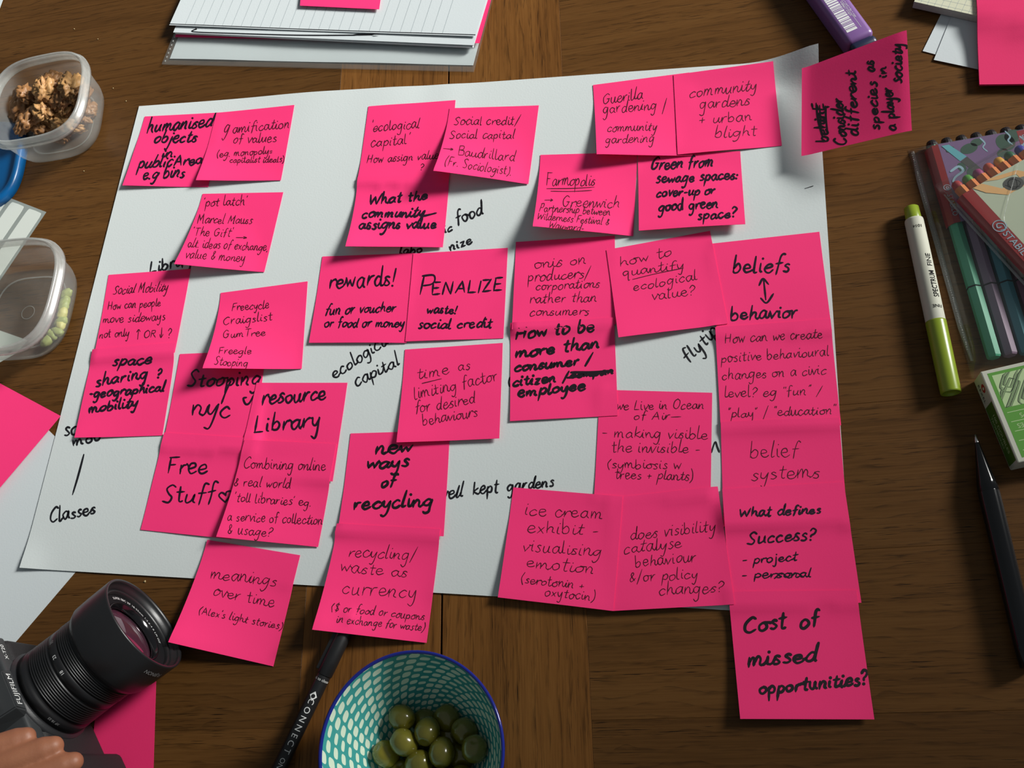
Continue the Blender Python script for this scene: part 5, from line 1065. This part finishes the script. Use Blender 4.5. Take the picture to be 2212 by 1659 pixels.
def skinB():
    xs = np.linspace(-4, 64, 26); ys = np.linspace(-122, 22, 30); vs = []; fs = []
    for y in ys:
        for x in xs:
            k_ = max(0, min((x+4)/4, (64-x)/8, (22-y)/9, (y+122)/8, 1)); vs.append((x, y, 12.2+(10.2)*k_**.6+.25*noise.noise(Vector((x*.15, y*.1, 3)))*k_))
    for j in range(29):
        for i in range(25): fs.append((j*26+i, j*26+i+1, (j+1)*26+i+1, (j+1)*26+i))
    return on(link('film', mesh(vs, fs), FILM, None, True), TBk, pbk)
skinB(); weld(pbk, TBk, -5, -3, -118, 12, 13.0)
V, Fc = ribbons([spline(np.array([(44, 2), (30, -10), (18, -20), (10, -28), (7, -36)], float))], .5); on(link('film_cut_line', mesh(np.c_[V, np.full(len(V), 22.75)], Fc), FILME), TBk, pbk)

# ------------------------------------------------------------------ top right: white cards, squared pad, pink block
cA = unproject(np.array([1993, 110.6]), .5)[:2]; cA2 = unproject(np.array([2017, 129.6]), 1.)[:2]
def card_at(c_, px2, z, up, wd_, m_, name, label, cat):
    q = unproject(np.array(px2, float), float(z))[:2]; e_ = (q-c_)/np.linalg.norm(q-c_); n_ = np.array([-e_[1], e_[0]])
    s_ = Sheet([(*(c_+n_*up), z), (*(c_+n_*up+e_*wd_), z), (*(c_+e_*wd_), z), (*c_, z)], n=4, m=4, clear=.25, thick=.3); o_ = s_.mesh_obj(name, m_); tag(o_, label, cat); return s_
card_at(cA, (2020.6, 118), .4, 76, 74, WHITE2, 'white_card', 'plain white card lying furthest left under the squared pad', 'card')
card_at(cA2, (2112, 150), .9, 76, 74, WHITE2, 'white_card', 'plain white card nearest the pink block, on top of the other card', 'card')
pB = unproject(np.array([1974, 4]), 8.)[:2]; pB2 = unproject(np.array([2108, 34]), 8.)[:2]; e_ = (pB2-pB)/np.linalg.norm(pB2-pB); pad_ang = math.atan2(e_[1], e_[0]); TP = frame2(pB[0], pB[1], pad_ang)
sqp = empty('squared_pad', (float(pB[0]), float(pB[1]), 0), 'thick cream pad of squared paper at the top right edge', 'notepad')
loc_box('page_block', 0, 90, 0, 130, 1.6, 7.9, EDGE, .3, 1, sqp, TP); loc_box('top_page', .2, 89.8, .2, 129.8, 7.95, 8.1, CREAM, 0, 1, sqp, TP)
bmw = bmesh.new()
for k in range(1, 18): box_bm(k*5-.1, k*5+.1, .3, 129, 8.1, 8.14, bm=bmw)
for k in range(0, 25): box_bm(.3, 89.7, 2.5+k*5-.1, 2.5+k*5+.1, 8.1, 8.14, bm=bmw)
on(link('grid_lines', bm_mesh(bmw), GREYINK), TP, sqp)
stamp(np.array([[*( (pB+e_*x+np.array([-e_[1], e_[0]])*y)), 8.3] for x in np.arange(0, 90, .8) for y in np.arange(0, 130, .8)]))
q0 = unproject(np.array([2116, 182]), 5.5)[:2]; q1 = unproject(np.array([2212, 181]), 5.5)[:2]; q2 = unproject(np.array([2109, 0]), 9.)[:2]
eq = (q1-q0)/np.linalg.norm(q1-q0); nq = (q2-q0)/np.linalg.norm(q2-q0)
s_ = Sheet([(*(q0+nq*127), 9), (*(q0+nq*127+eq*127), 9), (*(q0+eq*127), 3.5), (*q0, 3.5)], n=16, m=16, clear=.3, thick=1.6, curl=1.0); o = s_.mesh_obj('pink_card_block', PINK2)
tag(o, 'large deep pink card block overlapping the pad at the right corner', 'card')

# ------------------------------------------------------------------ crumbs
CR = mat('nut_crumb', lin(196, 176, 130), .7, .2, 200)
for i, (px_, py_) in enumerate(((314, 1256), (245, 191), (273, 219), (161, 63), (212, 85), (1755, 300), (1785, 620), (182, 370))):
    if i in (5, 6): continue
    p = unproject(np.array([px_, py_]), 0.); bm = bmesh.new(); bmesh.ops.create_icosphere(bm, subdivisions=2, radius=.75*mm if i == 0 else .5*mm)
    for v in bm.verts: v.co *= 1+.4*noise.noise(v.co*2500+Vector((i, 0, 0))); v.co.z *= .6
    o = link('crumb', bm_mesh(bm), CR); o.location = Vector((p[0], p[1], .45))*mm
    tag(o, 'tiny nut crumb on the bare wood above the camera' if i == 0 else ['', 'tiny pale crumb on the wood just right of the walnut tub', 'tiny pale crumb right of the tub, nearer the big paper', 'tiny pale crumb on the wood nearest the top frame edge', 'tiny pale crumb on the wood above the right rim of the walnut tub', '', '', 'tiny pale crumb on the wood below the walnut tub'][i], 'crumb', None if i == 0 else 'crumbs near the tub')

# ------------------------------------------------------------------ camera with lens
q = Sheet(wcorners(((215, 1440), (338, 1452), (330, 1720), (190, 1720)), (.2, .2, .2, .2)), n=8, m=8, clear=.15); o = q.mesh_obj('pink_sheet', PINK2); tag(o, 'pink sheet of paper lying under the black camera', 'paper')
zb0 = 1.0
CBK = mat('camera_black_paint', (.020, .021, .023), .42, .15, 80, .15, 900); CLE = mat('camera_leatherette', (.010, .010, .011), .6, .3, 900, .8, 2500); CGR = mat('camera_grey_top', (.035, .038, .040), .45, .1, 60)
NRING = mat('matte_name_ring', (.006, .006, .007), .8, .1, 60, spec=.15)
LENSB = mat('lens_barrel_black', (.008, .008, .009), .38, .15, 60); GLS = mat('coated_glass_pink_reflection', (.16, .05, .09), .05, .4, 30, coat=1.0, spec=.9, metal=.35, col2=(.05, .02, .03)); LINE_G = mat('grey_print', (.28, .28, .28), .5, .1, 60)  # front glass: pink reflections put into its base colour, besides the coating
hc = np.array([-369.5, 88.8]); azi = math.radians(35.0); Fv = Vector((math.cos(azi), math.sin(azi), 0)); Sv = Vector((-math.sin(azi), math.cos(azi), 0)); LZ = 36.5+zb0
Ob = Vector((hc[0], hc[1], 0))-Fv*78
TC = Matrix(((Fv.x, Sv.x, 0, Ob.x*mm), (Fv.y, Sv.y, 0, Ob.y*mm), (0, 0, 1, 0), (0, 0, 0, 1)))   # local x forward, y to the viewer's right (camera left), z up
cmr = empty('mirrorless_camera', (Ob.x, Ob.y, 0), 'black mirrorless camera with a big lens at the lower left, white lettering on its front', 'camera')
def cbx(n_, x0, x1, y0, y1, z0, z1, m_, bev=1.5, seg=3, sm=False): return loc_box(n_, x0, x1, y0, y1, z0, z1, m_, bev, seg, cmr, TC, sm)
cbx('body', -33, 0, -72, 45, zb0+.3, 58, CLE, 5, 4, True)
cbx('top_plate', -33, 0, -72, 45, 57, 69, CGR, 2.5, 3, True)
# prism hump
hv = [(-30, -17, 68), (0, -17, 68), (0, 17, 68), (-30, 17, 68), (-26, -12, 82), (3.5, -13.5, 79), (3.5, 13.5, 79), (-26, 12, 82), (3.5, -15, 70), (3.5, 15, 70)]
hm = mesh(hv, [(4, 5, 6, 7), (0, 3, 7, 4)[::-1], (0, 4, 5, 8, 1), (3, 2, 9, 6, 7), (8, 5, 6, 9)[::-1], (1, 8, 9, 2), (0, 1, 2, 3)]); bm = bmesh.new(); bm.from_mesh(hm); bmesh.ops.recalc_face_normals(bm, faces=bm.faces); bmesh.ops.bevel(bm, geom=list(bm.edges), offset=.9*mm, segments=2, affect='EDGES'); bm.to_mesh(hm); bm.free()
on(link('viewfinder_hump', hm, CGR), TC, cmr)
cbx('hot_shoe', -24, -6, -9, 9, 82, 84, SILV, .4, 1)
cbx('hand_grip', -4, 12, -71, -50, 6, 62, CLE, 5, 4, True)
for (x, y, r, h) in ((-17, -50, 9, 8), (-16, -30, 6, 5), (-17, 33, 9, 7)):
    e1_ = lathe('dial', [(69, 0.01), (69, r*.8), (69.4, r), (69+h-.5, r), (69+h, r*.93), (69+h, 0)], CBK, None, 36, (0, 0, 1), (x, y, 0)); on(e1_, TC, cmr)
on(lathe('shutter_button', [(69, .01), (69, 4.5), (71.5, 4.5), (72.3, 3.6), (72.5, 0)], SILV, None, 28, (0, 0, 1), (-6, -61, 0)), TC, cmr)
def lens(n_, prof, m_, seg=72, sm=True): return on(lathe(n_, prof, m_, None, seg, (1, 0, 0), (0, 0, LZ), sm), TC, cmr)
lens('lens_mount', [(-1, 33), (1.5, 33), (2, 31), (3.5, 31)], CBK)
lens('aperture_ring', [(3.5, 29), (3.6, 31.2), (9.5, 31.2), (10, 30.4), (12, 30.4)], LENSB)
# ribbed zoom ring
rp = [(12, 30.2)]
for k in range(9): rp += [(12.6+k*1.6, 30.2), (12.8+k*1.6, 31.1), (13.6+k*1.6, 31.1), (13.8+k*1.6, 30.2)]
lens('zoom_ring', rp+[(28, 30.2), (28.3, 31), (34, 31), (34.4, 30.2)], LENSB)
rp = [(34.4, 30.4)]
for k in range(6): rp += [(35+k*1.5, 30.4), (35.2+k*1.5, 31.4), (35.9+k*1.5, 31.4), (36.1+k*1.5, 30.4)]
lens('focus_ring', rp+[(45, 30.4), (45.5, 32), (48, 32)], LENSB)
lens('lens_hood', [(46, 31), (46.5, 33), (50, 34.8), (60, 35.5), (77, 36), (78, 35.8), (78, 34.4), (76.5, 33.8), (74, 33.6), (73.8, 32.2), (70, 32)], BLK)
lens('hood_inner_ring', [(71.5, 32.2), (72.3, 31), (72.3, 30.2), (71, 29.6), (69.2, 29.4)], BLK)
lens('name_ring', [(69.2, 29.6), (68.8, 23.4)], NRING)
lens('glass_seat', [(68.8, 23.6), (69.6, 23.2), (69.4, 22.2), (65, 21.2)], BLKG)
lens('front_glass', [(64.0, 21.4), (66.0, 17), (67.4, 11), (68.1, 5), (68.3, .02)], GLS)
# ring lettering
ringtxt = 'SUPER EBC XF 18-55mm 1:2.8-4 R LM OIS'
def ring_text(body, size, rad_, ang_c, x, m_, name='lettering'):
    total = len(body)*size*.62; a = ang_c+total/2/rad_
    cu_pts = []
    wrapf = lambda q: None
    cu = bpy.data.curves.new('t', 'FONT'); cu.body = body; cu.size = size; cu.align_x = 'CENTER'; cu.align_y = 'CENTER'; cu.resolution_u = 2; cu.space_character = 1.15
    ob = bpy.data.objects.new('t', cu); COL.objects.link(ob); dg = bpy.context.evaluated_depsgraph_get(); dg.update(); me = bpy.data.meshes.new_from_object(ob.evaluated_get(dg)); bpy.data.objects.remove(ob)
    for v in me.vertices:
        th = ang_c-v.co.x/rad_; r_ = rad_+v.co.y     # angle measured from up, towards +y local
        v.co = Vector((x, -math.sin(-th)*r_*1.0, math.cos(th)*r_+LZ))*mm
    me.materials.clear(); me.materials.append(m_); return on(link(name, me, None), TC, cmr)
# seen from the front the text must read clockwise: viewer's right is +y
def ring_text2(body, size, rad_, ang_c, x, m_):
    cu = bpy.data.curves.new('t', 'FONT'); cu.body = body; cu.size = size; cu.align_x = 'CENTER'; cu.align_y = 'CENTER'; cu.resolution_u = 2; cu.space_character = 1.15
    ob = bpy.data.objects.new('t', cu); COL.objects.link(ob); dg = bpy.context.evaluated_depsgraph_get(); dg.update(); me = bpy.data.meshes.new_from_object(ob.evaluated_get(dg)); bpy.data.objects.remove(ob)
    for v in me.vertices:
        th = ang_c+v.co.x/rad_; r_ = rad_+v.co.y; v.co = Vector((x, math.sin(th)*r_, math.cos(th)*r_+LZ))*mm
    me.materials.clear(); me.materials.append(m_); return on(link('lettering', me, None), TC, cmr)
ring_text2(ringtxt, 2.7, 26.4, 2.35, 69.45, PRINTW)
ring_text2('LENS', 3.0, 26.4, .35, 69.45, PRINTW)
def fpt(x, y, z): return tpt(TC, (x, y, z))
attach(flat_text('FUJIFILM', 5.9, fpt(3.75, 0, 74.6), tvec(TC, (0, 1, 0)), tvec(TC, (1, 0, 0)), PRINTW, None, spacing=1.02, font_sx=1.05), cmr)
attach(flat_text('X-T20', 4.4, fpt(.25, 32, 63.4), tvec(TC, (0, 1, 0)), tvec(TC, (1, 0, 0)), PRINTW, None), cmr)
def barrel_wrap(radf):
    def f(q):
        rel = (TC.inverted() @ (q*mm))/mm; th = rel.y/radf; return tpt(TC, (rel.x, math.sin(th)*radf, LZ+math.cos(th)*radf))
    return f
for (s_, x, y, sz, rd, mt_) in (('18', 31, -8, 3.2, 31.1, PRINTW), ('23', 31, 4, 3.2, 31.1, PRINTW), ('35', 31, 17, 3.2, 31.1, LINE_G), ('55', 31, 29, 3.2, 31.1, LINE_G), ('XF 18-55', 7, -30, 2.4, 31.3, LINE_G), ('FUJINON', 70, -52, 4.0, 36., LINE_G)):
    attach(flat_text(s_, sz, fpt(x, y, LZ+rd), tvec(TC, (0, 1, 0)), (0, 0, 1), mt_, None, wrap=barrel_wrap(rd)), cmr)
stamp(np.array([[*(np.array(fpt(x, y, 0))[:2]), 12. ] for x in np.arange(60, 78, .8) for y in np.arange(-36, 36, .8)]))

# ------------------------------------------------------------------ the hand resting on the camera
SKIN = mat('warm_skin', lin(156, 104, 76), .5, .25, 60, .3, 700, col2=lin(132, 82, 60), spec=.4)
SKIN.node_tree.nodes['Principled BSDF'].inputs['Subsurface Weight'].default_value = .08
SKIN.node_tree.nodes['Principled BSDF'].inputs['Subsurface Radius'].default_value = (.006, .002, .001)
def limb(bm, pts, radii, seg=20):
    pts = [Vector(p) for p in pts]
    # spheres swept densely along the polyline: later fused by a voxel remesh
    P = spline(np.array([tuple(p) for p in pts]), 8); R = np.interp(np.linspace(0, 1, len(P)), np.linspace(0, 1, len(radii)), radii)
    rings = []
    for i, p in enumerate(P):
        d = Vector(P[min(i+1, len(P)-1)]-P[max(i-1, 0)]).normalized(); u = d.orthogonal().normalized(); v = d.cross(u)
        rings.append([bm.verts.new((Vector(p)+(u*math.cos(2*math.pi*k/seg)+v*math.sin(2*math.pi*k/seg))*float(R[i]))*mm) for k in range(seg)])
    for a, b in zip(rings, rings[1:]):
        for k in range(seg): bm.faces.new((a[k], a[(k+1) % seg], b[(k+1) % seg], b[k]))
    bm.faces.new(rings[0]); bm.faces.new(rings[-1])
    for p, r in ((P[0], R[0]), (P[-1], R[-1])):
        bmesh.ops.create_icosphere(bm, subdivisions=3, radius=float(r)*mm, matrix=Matrix.Translation(Vector(p)*mm))
tips = [unproject(np.array([56, 1592]), 93.), unproject(np.array([115, 1612]), 90.), unproject(np.array([158, 1646]), 86.), unproject(np.array([194, 1705]), 80.)]
back = Vector((-.93, -.36, 0)).normalized()
bm = bmesh.new()
lens_f = [62, 70, 66, 52]; knuck = []
for i, t in enumerate(tips):
    t = Vector(t); L_ = lens_f[i]; j1 = t+back*L_*.33+Vector((0, 0, 8)); j2 = t+back*L_*.68+Vector((0, 0, 14)); kn = t+back*L_*1.05+Vector((0, 0, 10)); knuck.append(kn)
    r0 = (7.3, 7.6, 7.4, 6.5)[i]
    limb(bm, [t, t+back*6+Vector((0, 0, 2)), j1, j2, kn], [r0*.80, r0*.98, r0, r0*1.03, r0*1.12, r0*1.2])
wrist = sum(knuck, Vector())/4+back*78+Vector((0, 0, -4))
for i, kn in enumerate(knuck):
    limb(bm, [kn, kn*.5+wrist*.5+Vector((0, 0, 2)), wrist+(kn-knuck[1])*.35], [9.5, 12.5, 14])
sidev = (knuck[0]-knuck[3]).normalized()
limb(bm, [wrist+sidev*18, wrist+sidev*34-back*22+Vector((0, 0, -10)), wrist+sidev*40-back*46+Vector((0, 0, -20)), wrist+sidev*34-back*68+Vector((0, 0, -24))], [14, 11.5, 9.5, 7.5])
limb(bm, [wrist, wrist+back*60, wrist+back*150+Vector((0, 0, 10)), wrist+back*240+Vector((0, 0, 24))], [24, 25, 31, 36])
me = bpy.data.meshes.new('mesh'); bm.to_mesh(me); bm.free()
tmp = bpy.data.objects.new('tmp', me); COL.objects.link(tmp); md = tmp.modifiers.new('r', 'REMESH'); md.mode = 'VOXEL'; md.voxel_size = .0013; ms = tmp.modifiers.new('s', 'SMOOTH'); ms.iterations = 5; ms.factor = .5
dg = bpy.context.evaluated_depsgraph_get(); dg.update(); hme = bpy.data.meshes.new_from_object(tmp.evaluated_get(dg)); bpy.data.objects.remove(tmp)
hme.materials.clear()
person = empty('person', tuple(wrist+back*240-Vector((0, 0, 60))), 'person reaching in from the lower left, bare hand resting on the camera', 'person')
attach(link('hand', hme, SKIN, None, True), person)
SLV = mat('dark_sleeve_cloth', (.02, .022, .03), .85, .2, 200, .5, 1500)
o = lathe('sleeve', [(0, 34), (1, 37), (60, 42), (150, 48), (150, 0)], SLV, None, 40, tuple(back+Vector((0, 0, .12))), tuple(wrist+back*95+Vector((0, 0, 3)))); attach(o, person)
print('objects', len(bpy.data.objects))

# ------------------------------------------------------------------ printing and small pieces belong to the part that carries them
CARRY = {'marker_pen': {'lettering': 'barrel', 'logo': 'barrel', 'logo_ring': 'barrel'}, 'purple_packet': {'lettering': 'case_body', 'bar_code': 'case_body', 'print_rule': 'case_body'},
 'green_marker': {'lettering': 'barrel'}, 'paperclip_box': {'lettering': 'carton', 'rule_line': 'carton', 'printed_clip': 'picture_panel', 'red_dot': 'carton', 'dot_centre': 'carton', 'front_print': 'carton', 'side_print': 'carton'},
 'pen_pack': {'leaf_print': 'purple_card', 'pen_print': '*card', 'pen_tip_print': 'purple_card', 'squiggle_print': 'purple_card', 'stalk_print': 'purple_card', 'red_label': 'purple_card', 'label_line': 'purple_card', 'pale_oval_print': 'purple_card', 'dark_spot_print': 'purple_card',
   'scribble_print': 'pale_card', 'tip_print': 'pale_card', 'scribble_lines': 'pale_card', 'film_cut_line': 'film', 'weld_dots': 'weld_strip', 'logo': 'red_card_edge'},
 'fine_pen': {'white_stripe': 'barrel'}, 'camera': {}, 'person': {'finger_nail': 'hand'}, 'squared_pad': {'grid_lines': 'top_page'}, 'refill_pad': {'ruled_lines': 'lined_page', 'edge_gap_shade': 'lined_page'}}
for root in [o for o in bpy.data.objects if o.parent is None and o.type == 'EMPTY']:
    rules = CARRY.get(root.name.split('.')[0])
    if not rules: continue
    kids = list(root.children); by = {}
    for k in kids: by.setdefault(k.name.split('.')[0], k)
    for k in kids:
        t = rules.get(k.name.split('.')[0])
        if t == '*card': t = 'purple_card' if 'purple_card' in by else 'pale_card'
        if t and t in by and by[t] is not k:
            k.parent = by[t]; k.matrix_parent_inverse = Matrix.Identity(4)
